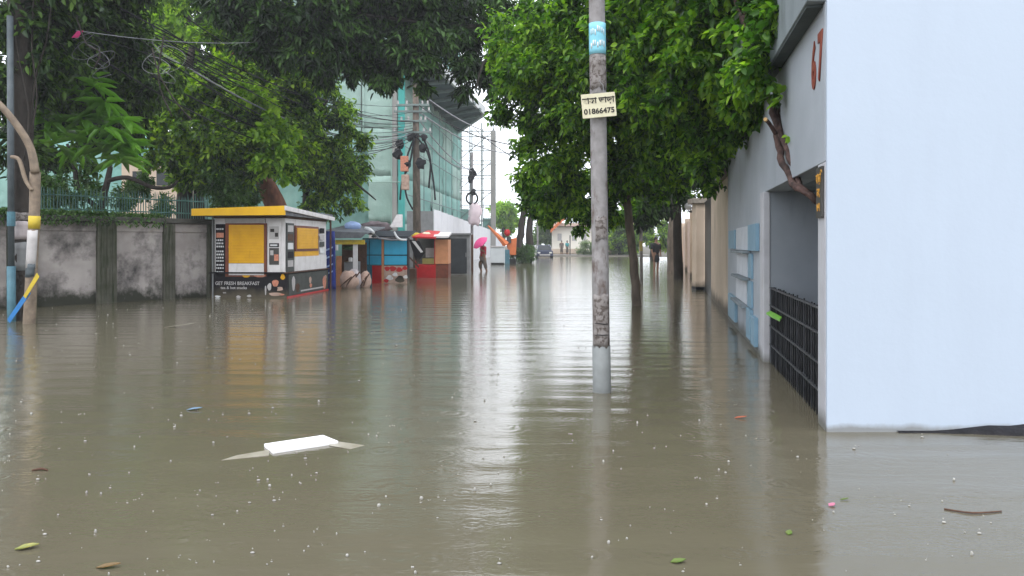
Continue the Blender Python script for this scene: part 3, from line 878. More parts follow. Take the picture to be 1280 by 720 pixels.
    limb(m, 'limb', M['dark_bark'], [(P(560, 32, 22), .05), (P(520, 70, 21.5), .035), (P(500, 100, 21), .02)])
    bl = [(310, 22, 20, 32), (345, 45, 20, 34), (385, 55, 20, 36), (425, 62, 20.5, 40), (470, 66, 21, 38), (505, 84, 21, 32), (528, 92, 21.5, 24), (450, 25, 21, 50), (520, 32, 21.5, 50), (578, 40, 22, 42), (592, 88, 22, 26),
          (598, 122, 22, 15, .7), (622, 60, 22.5, 38), (628, 110, 22.5, 24), (645, 18, 23, 34), (390, 15, 20, 50), (555, 70, 22, 20, .5), (420, 95, 20, 10, .5), (290, -10, 20, 30), (360, 20, 21.5, 45), (430, 30, 22.5, 45), (480, 10, 22.5, 45), (500, 55, 22.5, 36), (540, 8, 22.5, 42), (600, 15, 23, 42), (325, 20, 21.5, 30), (560, 52, 23, 30), (400, 80, 20.5, 16, .7), (345, 70, 20, 12, .6), (480, 96, 21, 14, .7),
          (330, -60, 20, 60), (420, -60, 20, 70), (500, -45, 21, 45)]
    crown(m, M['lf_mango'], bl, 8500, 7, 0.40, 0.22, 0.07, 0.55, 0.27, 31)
    bl = [(800, 250, 26, 26), (835, 235, 27, 26), (825, 200, 26.5, 34), (860, 225, 27, 22), (785, 225, 25, 26), (850, 190, 26, 30), (870, 170, 25, 36), (890, 215, 25, 18)]
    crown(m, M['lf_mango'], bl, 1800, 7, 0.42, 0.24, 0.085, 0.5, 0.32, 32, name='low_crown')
    # two more trunks by the far wall
    q = thing('street_tree', 'grey trunk leaning close to the far beige wall past the pillar', 'tree', (P(840, 342, 36).x, 36, -.5))
    limb(q, 'trunk', M['bark'], [((P(841, 342, 36).x, 36, -.5), .27), (P(841, 300, 36), .24), (P(843, 240, 36), .2), (P(840, 150, 36), .15)], wob=.2)
    crown(q, M['lf_street'], [(840, 170, 36, 30), (870, 190, 36, 30), (815, 185, 37, 24), (850, 120, 36, 40)], 700, 7, .4, .2, .1, .3, .34, 33)
    # thin poles
    a = thing('street_pole', 'slim rust and yellow banded pole behind the leaning trunk', 'pole', (P(802, 352, 26).x, 26, -.5))
    x = P(802, 352, 26).x
    MB().tube([(x, 26, -.5), (x - .05, 26, 6.2)], .055, 10).build('shaft', M['concrete'], a, smooth=True)
    for z0, z1 in ((2.3, 2.75), (1.15, 1.5), (3.2, 3.5)): MB().tube([(x - .02, 26, z0), (x - .024, 26, z1)], .064, 10).build('yellow_band', M['olive'], a)
    MB().box(x - .32, x + .25, 25.85, 26.1, 2.58, 2.74).build('junction_box', M['black_metal'], a, bevel=.02)
    MB().tube([(x - .1, 25.9, 3.75), (x - .5, 25.85, 3.95)], .05, 8).build('lamp_arm', M['cable_pale'], a)


right_trees()


# ------------------------------------------------------------------ old wall on the left
LA, LB = Vector((-13.6, 12.4, 0)), Vector((-8.05, 19.62, 0))


def left_wall():
    dv = (LB - LA); ln = dv.length
    yaw = math.atan2(dv.y, dv.x)
    Mw = frame(LA, yaw)              # local x along the wall, local y away from the street
    at = lambda px: (lambda dd: (dd - 12.4) / (LB.y - LA.y) * ln)((13.6 + 0.0 - 12.4 * 0 + (-(-13.6) * 0)) and _d(px))
    h = thing('boundary_wall', 'old mouldy grey plaster wall with dark mossy pilasters on the left', 'wall', LA)
    k = (LB.x - LA.x) / (LB.y - LA.y)
    def along(px):
        t = (px - CX) / F
        d = (LA.x - k * LA.y) / (t - k)
        return (d - LA.y) / (LB.y - LA.y) * ln
    cuts = [(-0.3, along(-30)), (along(8), along(45)), (along(120), along(144)), (along(203), along(217)), (along(258), along(266))]
    edges = [0.0, along(-30), along(-12), along(8), along(45), along(120), along(144), along(203), along(217), along(258), along(266)]
    for i in range(0, len(edges) - 1, 2):
        a, b = edges[i], edges[i + 1]
        MB(Mw).box(a, b, 0, 0.22, -0.5, 1.92).build('plaster_panel', M['old_wall'], h)
        MB(Mw).box(a, b, -0.03, -0.001, 1.70, 1.92).build('top_band', M['old_wall'], h, bevel=.01)
    for i in range(1, len(edges) - 1, 2):
        a, b = edges[i], edges[i + 1]
        MB(Mw).box(a, b, -0.10, 0.22, -0.5, 1.921).build('pilaster', M['pilaster'], h, bevel=.015)
        for q in range(3):
            xq = a + (b - a) * (0.2 + 0.3 * q)
            MB(Mw).box(xq - .02, xq + .02, -0.125, -0.101, -0.5, 1.86).build('pilaster_rib', M['pilaster'], h, bevel=.006)
    MB(Mw).box(0, edges[-1], -0.14, 0.28, 1.923, 2.05).build('coping', M['coping'], h, bevel=.02)
    # moss and creeping grass on top of the wall (nobody could count its blades)
    rg = np.random.default_rng(8)
    n = 9000
    xx = rg.random(n) * along(205)
    dens = np.clip(1.2 - (xx / ln), .15, 1)
    xx = xx[rg.random(n) < dens]
    n = len(xx)
    yy = rg.random(n) * .5 - .2
    zz = 2.04 + rg.random(n) * .1 * np.clip(1.4 - xx / ln, .2, 1)
    zz = np.where(yy < -.13, zz - rg.random(n) * .22, zz)
    pts = np.array([list(Mw @ Vector((a, b, c))) for a, b, c in zip(xx, yy, zz)])
    d = unit(np.stack([rg.normal(size=n) * .5, rg.normal(size=n) * .5, .6 - 1.0 * (yy < -.1)], 1))
    V, Fq = leaf_arrays(pts, d, unit(rg.normal(size=(n, 3)) * .4 + np.array([0, -.3, 1])), .05 + .09 * rg.random(n), .025 + .03 * rg.random(n))
    me = quads_mesh('wall_top_grass', V - np.array(list(LA)), Fq); me.materials.append(M['lf_hedge'])
    o = bpy.data.objects.new('wall_top_grass', me); o.location = LA; COL.objects.link(o)
    tag(o, kind='stuff')
    # picket fence on the wall
    f = thing('picket_fence', 'rusty green iron picket fence standing along the top of the mouldy wall', 'fence', Mw @ Vector((along(50), .12, 2.05)))
    x0, x1 = along(46), along(262)
    nn = 64
    rr = random.Random(2)
    for i in range(nn):
        x = x0 + (x1 - x0) * i / (nn - 1)
        top = 2.68 + rr.uniform(-.05, .05)
        lean = rr.uniform(-.03, .03)
        MB(Mw).tube([(x, .12, 2.04), (x + lean * .6, .12, top - .09), (x + lean, .12, top)], [.012, .012, .003], 5).build('picket', M['picket'], f)
    for z in (2.2, 2.52): MB(Mw).box(x0, x1, .1, .14, z - .014, z + .014).build('rail', M['picket'], f)
    # the wall runs on behind the stalls
    h2 = thing('boundary_wall', 'low grey wall running on behind the row of stalls', 'wall', (-8.6, 23, 0))
    MB().hexa([(-8.2, 19.9, -.5), (-8.4, 27, -.5), (-8.4, 27, 1.9), (-8.2, 19.9, 1.9)], (-.22, 0, 0)).build('plaster_panel', M['old_wall'], h2)
    MB().hexa([(-8.4, 27.0, -.5), (-6.2, 46, -.5), (-6.2, 46, 1.9), (-8.4, 27.0, 1.9)], (-.22, 0, 0)).build('plaster_panel', M['old_wall'], h2)


def _d(px): return 0


left_wall()


# ------------------------------------------------------------------ far left: trunk, pipe, wooden pole
def left_posts():
    d = 13.6
    t = thing('old_tree', 'dark vine hung trunk at the left edge with paper notices pasted on it', 'tree', (P(29, 400, d).x, d, -.5))
    limb(t, 'trunk', M['dark_bark'], [(P(31, 432, d), .20), (P(30, 380, d), .18), (P(29, 300, d), .165), (P(29, 200, d), .17), (P(27, 100, d), .18), (P(24, 0, d), .2), (P(20, -140, d), .17)], 12, 4, .08)
    for y0, y1, m, nm in ((266, 276, 'torn', 'notice'), (277, 299, 'lilac_sack', 'notice'), (303, 338, 'cab_frame', 'notice')):
        c0, c1 = P(30, y0, d - .001), P(30, y1, d)
        ax0, ax1 = Vector((c1.x, d, c1.z)), Vector((c0.x, d, c0.z))
        arc_patch(ax0, ax1, .166, .166, ax0.z, ax1.z, math.pi * 1.08, math.pi * 1.92, M[m], nm, t, .012, .012, int(y0), 4, 8)
    for k, pts in enumerate(([(18, 40), (25, 80), (36, 140), (30, 200)], [(42, 0), (40, 60), (46, 120), (38, 170)], [(66, -10), (58, 50), (44, 100), (40, 160)], [(12, 20), (16, 90), (10, 160)], [(95, 20), (108, 55), (125, 65), (118, 85)],
                              [(190, 60), (200, 95), (222, 130), (240, 150)], [(205, 45), (198, 100), (215, 145)])):
        limb(t, 'hanging_vine', M['dark_bark'], [(P(x, y, d - .25 + .1 * k), .014) for x, y in pts], 6)
    limb(t, 'limb', M['dark_bark'], [(P(25, 30, d), .12), (P(90, -20, d + .5), .09), (P(180, -30, d + 1.5), .06)])
    bl = [(20, 40, 13.8, 50), (70, 30, 15, 50), (60, 90, 15.5, 45), (110, 50, 16.5, 52), (125, 90, 18.5, 42), (150, 60, 17.5, 36), (165, 105, 19, 38), (70, 115, 18.5, 42), (15, 110, 14.5, 34), (8, 190, 14.5, 26, .6), (45, 170, 19, 34, .7), (165, 150, 19.5, 26), (110, 140, 19.8, 34), (100, 180, 20.5, 26, .6),
          (40, -60, 14, 80), (120, -60, 16, 70), (195, 100, 17.5, 20)]
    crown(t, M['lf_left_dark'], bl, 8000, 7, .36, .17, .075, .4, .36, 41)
    x = P(14, 400, 13.3).x
    p = thing('drain_pipe', 'thin grey blue pipe with a teal foot beside the dark trunk', 'pipe', (x, 13.3, -.5))
    MB().tube([(x, 13.3, 1.0), (x - .02, 13.3, 5.5)], .055, 10).build('upper_pipe', M['grey_pipe'], p, smooth=True)
    MB().tube([(x + .01, 13.3, -.5), (x, 13.3, 1.0)], .072, 10).build('lower_pipe', M['teal_pipe'], p, smooth=True)
    MB().tube([(x, 13.3, 1.72), (x, 13.3, 1.98)], .068, 10).build('collar', M['teal_pipe'], p)
    dd = 13.0
    w_ = thing('wooden_post', 'thick pale wooden post with a yellow band and a blue bill', 'post', (P(37, 404, dd).x, dd, -.5))
    limb(w_, 'shaft', M['bamboo'], [(P(35, 430, dd), .10), (P(37, 395, dd), .098), (P(40, 330, dd), .09), (P(43, 270, dd), .085), (P(44, 215, dd), .085)], 12, 4)
    a, b = P(42.6, 286, dd), P(43.2, 270, dd)
    MB().tube([a, b], .093, 14).build('yellow_band', M['lemon'], w_, smooth=True)
    a, b = P(39.8, 335, dd), P(42.4, 288, dd)
    arc_patch(a, b, .09, .09, a.z, b.z, math.pi * 1.1, math.pi * 1.9, M['grey_print'], 'paper_bill', w_, .006, .01, 6, 4, 8)
    a, b = P(39.6, 346, dd), P(41, 330, dd)
    arc_patch(a, b, .09, .09, a.z, b.z, math.pi * 1.2, math.pi * 1.8, M['grey_pipe'], 'blue_bill', w_, .009, .01, 7, 3, 6)
    o = limb(None, 'leaning_branch', M['bamboo'], [(P(44, 216, 12.95), .075), (P(38, 185, 12.9), .065), (P(20, 155, 12.8), .06), (P(-3, 128, 12.7), .055), (P(-30, 105, 12.6), .05)], 10)
    tag(o, 'bare pale branch bending down on to the top of the wooden post', 'branch')
    o = limb(None, 'root', M['bamboo'], [(P(14, 196, 12.9), .03), (P(24, 200, 12.9), .035), (P(32, 225, 12.9), .035), (P(40, 238, 12.9), .03)], 8)
    tag(o, 'short curved grey root tying the pipe to the wooden post', 'branch')
    o = MB().hexa([P(9, 399, 12.75), P(12, 404, 12.75), P(38, 367, 12.75), P(35, 361, 12.75)], (0, .01, 0)).build('tape', M['blue_tape'])
    tag(o, 'blue tape strung slantwise from pipe foot to wooden post', 'tape')
    o = MB().hexa([P(29, 370, 12.73), P(32, 373, 12.73), P(49, 346, 12.73), P(46, 341, 12.73)], (0, .008, 0)).build('tape', M['lemon'])
    tag(o, 'short yellow tape over the blue tape at the wooden post', 'tape')


left_posts()


# ------------------------------------------------------------------ trees behind the left wall
def left_trees():
    d = 18.6
    pl = thing('plumeria_tree', 'plumeria with long glossy leaves leaning over the mouldy wall', 'tree', (P(128, 275, d).x, d, .4))
    limb(pl, 'trunk', M['dark_bark'], [(P(120, 300, d), .10), (P(128, 252, d), .085), (P(134, 228, d), .075), (P(138, 208, d), .06)], 10)
    limb(pl, 'branch', M['dark_bark'], [(P(134, 226, d), .06), (P(160, 222, d - .2), .055), (P(190, 234, d - .3), .05), (P(212, 234, d - .3), .045), (P(222, 226, d - .3), .03)], 8)
    limb(pl, 'branch', M['dark_bark'], [(P(124, 262, d), .07), (P(98, 236, d), .06), (P(93, 205, d), .05), (P(84, 180, d), .035)], 8)
    limb(pl, 'branch', M['dark_bark'], [(P(138, 208, d), .05), (P(136, 185, d), .04), (P(142, 165, d), .03)], 8)
    V, Fq = leaf_arrays(np.zeros((1, 3)), np.array([[0, 1., 0]]), np.array([[0, 0, 1.]]), np.array([1.]), np.array([.27]), .35, .25)
    me0 = quads_mesh('leaf', V, Fq); me0.materials.append(M['lf_plumeria'])
    V, Fq = leaf_arrays(np.zeros((1, 3)), np.array([[0, 1., 0]]), np.array([[0, 0, 1.]]), np.array([1.]), np.array([.24]), .6, .2)
    me1 = quads_mesh('leaf', V, Fq); me1.materials.append(M['lf_plumeria'])
    rr = random.Random(12)
    base = wloc(pl)
    heads = [(62, 128), (80, 140), (92, 118), (60, 152), (84, 165), (104, 150), (118, 138), (132, 128), (142, 148), (128, 160), (150, 165), (160, 178), (140, 185), (118, 180), (165, 195), (150, 200), (70, 180), (95, 185), (110, 100), (118, 108), (48, 140), (155, 150)]
    for hx, hy_ in heads:
        c = P(hx, hy_, 15.7 + rr.uniform(-.4, .4))
        for k in range(9):
            an = 2 * math.pi * (k / 9 + rr.random() * .08)
            v = Vector((math.cos(an), math.sin(an) * .8, rr.uniform(-.35, .75))).normalized()
            s = v.cross(Vector((0, 0, 1))).normalized(); n_ = s.cross(v)
            o = bpy.data.objects.new('leaf', rr.choice((me0, me1)))
            Mx = Matrix(((s.x, v.x, n_.x, 0), (s.y, v.y, n_.y, 0), (s.z, v.z, n_.z, 0), (0, 0, 0, 1))) @ Matrix.Scale(rr.uniform(.42, .68), 4)
            Mx.translation = c - base
            o.matrix_local = Mx
            COL.objects.link(o); o.parent = pl
    # broad mid green tree with two dark stems
    d = 23.5
    t = thing('broad_tree', 'broad mid green tree with two dark stems behind the wall and kiosk', 'tree', (P(238, 290, d).x, d, .3))
    limb(t, 'trunk', M['dark_bark'], [(P(232, 310, d), .27), (P(231, 265, d), .24), (P(231, 225, d), .23), (P(228, 150, d), .18), (P(240, 60, d), .1)], 12)
    limb(t, 'trunk', M['dark_bark'], [(P(250, 310, d + .2), .18), (P(249, 265, d + .2), .16), (P(250, 225, d + .2), .15), (P(270, 150, d), .11), (P(310, 90, d), .06)], 12)
    bl = [(215, 110, 23, 40), (250, 130, 22.5, 44), (295, 110, 23, 42), (225, 170, 22.5, 38), (270, 185, 22, 40), (200, 195, 22.5, 24), (245, 205, 22, 28), (300, 160, 22.5, 38), (300, 205, 22.5, 24), (250, 70, 24, 40), (290, 55, 24.5, 36), (215, 145, 22, 26), (185, 165, 22, 20, .6), (260, 20, 24, 34), (230, -50, 24, 60), (300, -60, 24, 60)]
    crown(t, M['lf_mid'], bl, 5200, 7, .34, .17, .085, .35, .34, 51)
    t2 = thing('leaning_tree', 'yellow green tree leaning on a thick reddish trunk behind the kiosk roof', 'tree', (P(345, 290, 24).x, 24, .3))
    d = 24.5
    limb(t2, 'trunk', M['red_bark'], [(P(352, 300, d), .40), (P(346, 262, d), .36), (P(336, 238, d), .32), (P(328, 215, d), .26), (P(335, 160, d), .17), (P(360, 100, d), .1)], 12)
    bl = [(335, 190, 22.5, 34), (360, 170, 23, 30), (325, 150, 23, 36), (350, 120, 24, 36), (320, 215, 22.5, 22), (350, 205, 22, 24), (375, 140, 24, 28), (340, 85, 24.5, 34), (380, 95, 24.5, 30), (370, 70, 25, 26), (300, 225, 23, 16, .6), (345, -40, 25, 60)]
    crown(t2, M['lf_mid'], bl, 3000, 7, .34, .18, .10, .3, .34, 52)
    crown(t2, M['lf_yellow'], [(330, 185, 21.6, 26), (355, 200, 21.6, 18), (345, 165, 21.8, 18), (320, 130, 22, 16), (300, 118, 22, 14)], 380, 6, .3, .19, .11, .3, .4, 53, name='fresh_growth')
    t3 = thing('slim_tree', 'grey green tree with a slim dark trunk between kiosk and netted building', 'tree', (P(382, 290, 27).x, 27, .2))
    d = 27
    limb(t3, 'trunk', M['dark_bark'], [(P(382, 310, d), .15), (P(382, 262, d), .13), (P(384, 225, d), .12), (P(388, 170, d), .10), (P(400, 110, d), .06)], 10)
    limb(t3, 'limb', M['dark_bark'], [(P(385, 215, d), .08), (P(405, 195, d - .3), .07), (P(440, 225, d - .5), .05), (P(470, 250, d - .5), .02)], 8)
    limb(t3, 'limb', M['dark_bark'], [(P(387, 180, d), .08), (P(392, 150, d - .3), .06), (P(410, 125, d - .3), .03)], 8)
    bl = [(395, 130, 27, 30), (415, 160, 27, 26), (400, 190, 26.5, 28), (420, 215, 26.5, 28), (405, 240, 26.5, 24), (432, 240, 26.5, 22), (440, 200, 27, 18), (385, 205, 26, 22), (420, 262, 26.5, 14, .7), (450, 222, 27, 14, .6), (400, 100, 27.5, 26), (385, 245, 26, 14, .6), (462, 178, 27, 9, .5), (425, 135, 28, 18)]
    crown(t3, M['lf_mid'], bl, 2300, 7, .34, .17, .08, .45, .34, 54)
    t4 = thing('far_bright_tree', 'sunlit looking yellow green treetop high behind the dark left boughs', 'tree', (P(230, 200, 32).x, 32, .3))
    limb(t4, 'trunk', M['dark_bark'], [(P(225, 300, 32), .3), (P(228, 150, 32), .22), (P(235, 20, 32), .12)], 10)
    bl = [(225, 20, 32, 34), (258, 30, 32, 20), (195, 40, 32, 26), (240, 0, 32, 28), (262, 42, 31.5, 14), (185, 15, 32, 26), (210, -50, 32, 50)]
    crown(t4, M['lf_yellow'], bl, 1600, 7, .4, .22, .13, .25, .34, 55)
    # a dark tree further back that closes the gaps between the boughs
    t5 = thing('back_tree', 'dark dense tree standing behind plumeria and broad tree at left', 'tree', (P(120, 300, 36).x, 36, .3))
    limb(t5, 'trunk', M['dark_bark'], [(P(120, 300, 36), .35), (P(122, 200, 36), .3), (P(130, 80, 36), .2)], 10)
    bl = [(30, 60, 36, 60), (100, 60, 36, 60), (170, 70, 36, 60), (230, 90, 36, 50), (60, 130, 36, 44), (130, 140, 36, 44), (190, 150, 36, 40), (20, 150, 36, 36), (260, 150, 34, 40), (300, 100, 35, 50), (330, 160, 34, 30), (90, 170, 36, 20, .6),
          (60, -30, 36, 80), (180, -30, 36, 80), (290, 20, 37, 30, .6), (340, 120, 35, 40), (380, 60, 36, 40)]
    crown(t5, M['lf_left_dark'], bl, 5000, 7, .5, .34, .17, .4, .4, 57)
    # undergrowth behind the old wall
    h = thing('hedge', 'mixed green shrubs growing behind the picket fence', 'hedge', (P(110, 262, 19.6).x, 19.6, .4))
    bl = [(70, 232, 18.2, 18), (95, 240, 18.8, 14), (110, 225, 19.2, 12), (60, 255, 17.6, 12), (160, 245, 20, 12), (270, 222, 22, 22), (290, 245, 22, 18), (310, 240, 23, 14), (175, 232, 20.5, 10), (395, 262, 27, 14), (55, 240, 17.2, 16), (85, 252, 17.8, 13), (120, 250, 18.6, 12), (145, 255, 19, 9), (200, 255, 20, 9)]
    crown(h, M['lf_hedge'], bl, 1900, 6, .25, .13, .05, .1, .4, 56, name='foliage')


left_trees()


# ------------------------------------------------------------------ green screen and pale wall far behind the left wall
def screens():
    s = thing('site_screen', 'sagging green site netting stretched behind the trees on the left', 'screen', (-16, 31, .3))
    vs, fs = [], []
    nx, nz = 28, 8
    for j in range(nz + 1):
        for i in range(nx + 1):
            x = -27 + 21.0 * i / nx
            vs.append((x, 31 + .25 * math.sin(i * 1.7) + .12 * math.sin(j * 2 + i), .3 + (5.6 + .2 * math.sin(i * .9)) * j / nz))
    for j in range(nz):
        for i in range(nx):
            a = j * (nx + 1) + i
            fs.append((a, a + 1, a + nx + 2, a + nx + 1))
    MB().add(vs, fs).build('netting', M['net'], s, smooth=True).modifiers.new('thickness', 'SOLIDIFY').thickness = .01
    for i in range(9):
        x = -27 + 2.6 * i
        MB().tube([(x, 31.4, 0), (x, 31.4, 6.1)], .05, 6).build('post', M['scaffold'], s)
    b = thing('low_building', 'plain pale building glimpsed behind the plumeria branch', 'building', (-13.5, 29, 0))
    MB().box(P(152, 0, 29).x, P(226, 0, 29).x, 29, 30.4, 0, P(0, 200, 29).z).build('wall', M['beige'], b)
    MB().box(P(150, 0, 29).x, P(228, 0, 29).x, 28.9, 30.5, P(0, 200, 29).z, P(0, 196, 29).z).build('roof', M['slab'], b)
    for px in (166, 196):
        x = P(px, 0, 29).x
        MB().box(x, x + .5, 28.97, 28.999, 3.7, 4.25).build('window', M['glass'], b)
    t = thing('tower_block', 'pale concrete tower glimpsed through the treetops at upper left', 'building', (P(275, 300, 85).x, 85, 0))
    x0, x1 = P(268, 0, 85).x, P(300, 0, 85).x
    MB().box(x0, x1, 85, 92, 0, 40).build('wall', M['pale_slab'], t)
    for k in range(12):
        MB().box(x0 - .2, x1 + .2, 84.7, 84.998, 3 + k * 3.1, 3.35 + k * 3.1).build('floor_band', M['slab'], t)
        for q in range(2):
            MB().box(x0 + .5 + q * 1.35, x0 + 1.35 + q * 1.35, 84.95, 84.999, 4.0 + k * 3.1, 5.4 + k * 3.1).build('window', M['glass'], t)


screens()


# ------------------------------------------------------------------ the yellow kiosk
def kiosk():
    O = Vector((-5.88, 19.2, 0))
    K = frame(O, -R(4.0))           # local x along the front (negative = left), local y back along the street
    k = thing('food_kiosk', 'yellow and white food kiosk with shutters down and black printed base', 'kiosk', O)
    W, D = 1.93, 3.35
    MB(K).box(-W + .02, -.02, .02, D - .02, .63, 2.07).build('body', M['white'], k)
    MB(K).box(-W - .06, .03, -.03, D + .02, -.5, .63).build('base', M['kiosk_black'], k)
    MB(K).box(.031, .04, .12, D, .03, .60).build('base_side_panel', M['kiosk_grey'], k)
    MB(K).box(-.03, .06, -.06, D + .05, .632, .665).build('counter', M['brown'], k, bevel=.005)
    MB(K).box(-W - .08, -.033, -.09, .02, .632, .67).build('counter', M['kiosk_black'], k, bevel=.005)
    # roof: slab with a deep yellow fascia to the front and a white one along the side
    r = MB(K).box(-W - .33, .14, -.42, D + .15, 2.13, 2.30).build('roof', M['tarp'], k)
    MB(K).hexa([(-W - .35, -.44, 2.12), (.17, -.44, 2.13), (.17, -.44, 2.37), (-W - .35, -.44, 2.30)], (0, -.05, 0)).build('front_fascia', M['yellow_roof'], r, bevel=.008)
    MB(K).hexa([(.145, -.49, 2.25), (.145, D + .18, 2.11), (.145, D + .18, 2.22), (.145, -.49, 2.37)], (.05, 0, 0)).build('side_fascia', M['white'], r, bevel=.008)
    MB(K).box(-W, 0, -.05, D, 2.075, 2.128).build('eave', M['brown'], k)
    # front: black surround, shutter of slats, white lower panel
    X = lambda px: (px - 358) * .02078
    Z = lambda y: CAM_Z + (305 - y) * .02078
    MB(K).box(X(281), X(334), -.035, .018, Z(346), Z(279)).build('shutter_frame', M['brown_frame'], k, bevel=.004)
    sh = MB(K).box(X(286), X(331), -.045, -.036, Z(329), Z(281)).build('roller_shutter', M['yellow'], k)
    n = 13
    for i in range(n):
        z0 = Z(329) + (Z(281) - Z(329)) * i / n
        z1 = Z(329) + (Z(281) - Z(329)) * (i + .9) / n
        MB(K).box(X(286), X(331), -.058 - (.012 if i == 5 else 0), -.0455, z0, z1).build('slat', M['yellow'], sh, bevel=.004)
    MB(K).box(X(286), X(331), -.06, -.036, Z(344), Z(329.4)).build('lower_panel', M['white'], k, bevel=.004)
    MB(K).box(X(280), X(332), -.02, .019, Z(278.6), Z(273)).build('header', M['grey_print'], k)
    # price boards left of the shutter
    b = MB(K).box(X(268.5), X(280), -.03, .018, Z(346), Z(280)).build('price_board', M['kiosk_black'], k)
    rr = random.Random(9)
    MB(K).box(X(269.5), X(279), -.036, -.031, Z(297), Z(291)).build('price_title', M['salmon'], b)
    for y in (286, 300, 304, 308, 314, 318, 322, 326, 331, 335, 340):
        x = X(269.6)
        while x < X(278.6):
            wd = rr.uniform(.02, .05)
            MB(K).box(x, min(x + wd, X(279)), -.036, -.031, Z(y + 1.2), Z(y - .8)).build('price_line', M['paper_white'], b)
            x += wd + .018
    MB(K).tube([(X(265.5), -.06, -.3), (X(265.5), -.06, 2.12)], .022, 8).build('corner_post', M['cab_frame'], k)
    # menu posters between shutter and corner
    b = MB(K).box(X(336), X(352), -.025, .018, Z(345), Z(277)).build('menu_board', M['white'], k)
    for y0, y1, m in ((283, 299, 'grey_print'), (304, 309, 'kiosk_black'), (310, 331, 'plaque')):
        MB(K).box(X(337.5), X(350), -.031, -.026, Z(y1), Z(y0)).build('poster', M[m], b)
    for x0, x1, y0, y1, m in ((344, 349.5, 318, 326, 'salmon'), (339, 343, 313, 319, 'grey_print'), (339, 344, 286, 290, 'ink'), (345, 349, 291, 296, 'ink'), (339, 348, 305.5, 307.5, 'paper_white')):
        MB(K).box(X(x0), X(x1), -.037, -.032, Z(y1), Z(y0)).build('poster_picture', M[m], b)
    # side: corner strip of small boards, shutter with brown frame, yellow and white panels
    def sy(px):
        return (7.21 / (.07 + (640 - px) / F) - 19.2) / .9976
    zs = lambda y, d: CAM_Z + (305 - y) / F * d
    MB(K).box(-.01, .02, .05, .55, .67, 1.95).build('side_board', M['kiosk_grey'], k)
    for i in range(5):
        MB(K).box(.021, .027, .10, .48, .80 + i * .23, .97 + i * .23).build('small_poster', M[('grey_print', 'kiosk_black', 'paper_white', 'brown', 'grey_print')[i]], k)
    MB(K).box(-.01, .015, .62, D - .08, .67, 1.06).build('side_lower_panel', M['white'], k)
    MB(K).box(-.01, .018, .62, 2.55, 1.062, 1.2).build('side_band', M['yellow'], k)
    fr = MB(K).box(.0, .035, .62, 2.50, 1.205, 1.90).build('side_shutter_frame', M['brown_frame'], k, bevel=.004)
    sh = MB(K).box(.036, .042, .72, 2.40, 1.27, 1.84).build('side_shutter', M['yellow'], k)
    for i in range(8):
        MB(K).box(.0425, .052, .72, 2.40, 1.27 + .0715 * i, 1.27 + .0715 * i + .064).build('slat', M['yellow'], sh, bevel=.003)
    for i in range(4):
        MB(K).box(.016, .024, 2.65, 3.05, 1.12 + i * .2, 1.27 + i * .2).build('small_poster', M[('paper_white', 'kiosk_grey', 'grey_print', 'kiosk_black')[i]], k)
    MB(K).tube([(.1, D + .05, -.4), (.1, D + .05, 2.13)], .03, 8).build('corner_post', M['brown'], k)
    # print on the base: lettering and the pale figures
    r3 = K.to_3x3() @ Vector((1, 0, 0))
    def put(s, px, y, size, sx=1.0, m='grey_print'):
        p = K @ Vector((X(px), -.034, Z(y)))
        text('lettering', s, size, upright(p, r3), M[m], k, .001, sx, .002)
    put('GET FRESH BREAKFAST', 296.5, 354.5, .125, .92)
    put('tea & hot snacks', 292, 360, .10, 1.05)
    put('est', 280, 366, .06, 1.2)
    def blob(px, y, rx, rz, m, yoff=-.036):
        c = (X(px), yoff, Z(y))
        vs = [(c[0] + rx * math.cos(a) * (1 + .16 * math.sin(3 * a + px)), yoff, c[2] + rz * math.sin(a) * (1 + .12 * math.cos(2 * a + px))) for a in [2 * math.pi * i / 14 for i in range(14)]]
        MB(K).add(vs, [tuple(range(14))]).build('printed_shape', M[m], k)
    for a in ((271, 371, .075, .03, 'paper_white'), (338, 358.5, .055, .10, 'grey_print'), (345.5, 354, .085, .10, 'salmon'), (350, 361, .12, .05, 'pinkish'), (345.5, 367.8, .16, .05, 'pinkish'), (333, 363, .02, .14, 'grey_print'),
              (308, 345.2, .10, .04, 'yellow'), (326, 345, .15, .035, 'salmon'), (355, 346, .06, .07, 'yellow'), (298, 371, .06, .03, 'grey_print'), (312, 370, .06, .03, 'grey_print'), (353, 368, .08, .025, 'salmon')):
        blob(*a)
    blob(346, 361, .05, .07, 'kiosk_black', -.039)
    def sblob(y, z, ry, rz, m):
        vs = [(.043, y + ry * math.cos(a) * (1 + .15 * math.sin(3 * a)), z + rz * math.sin(a)) for a in [2 * math.pi * i / 12 for i in range(12)]]
        MB(K).add(vs, [tuple(range(12))]).build('printed_shape', M[m], k)
    for a in ((1.75, .38, .10, .10, 'pinkish'), (1.8, .22, .10, .06, 'salmon'), (3.0, .25, .17, .20, 'salmon'), (3.1, .40, .10, .07, 'pinkish'), (.45, .35, .12, .2, 'grey_print'), (.75, .22, .16, .12, 'brown')):
        sblob(*a)
    MB(K).box(.041, .046, 1.0, 2.9, .10, .14).build('white_stripe', M['grey_print'], k)
    MB(K).box(.035, .06, 0.0, D, -.02, .035).build('red_skirting', M['red'], k)


kiosk()


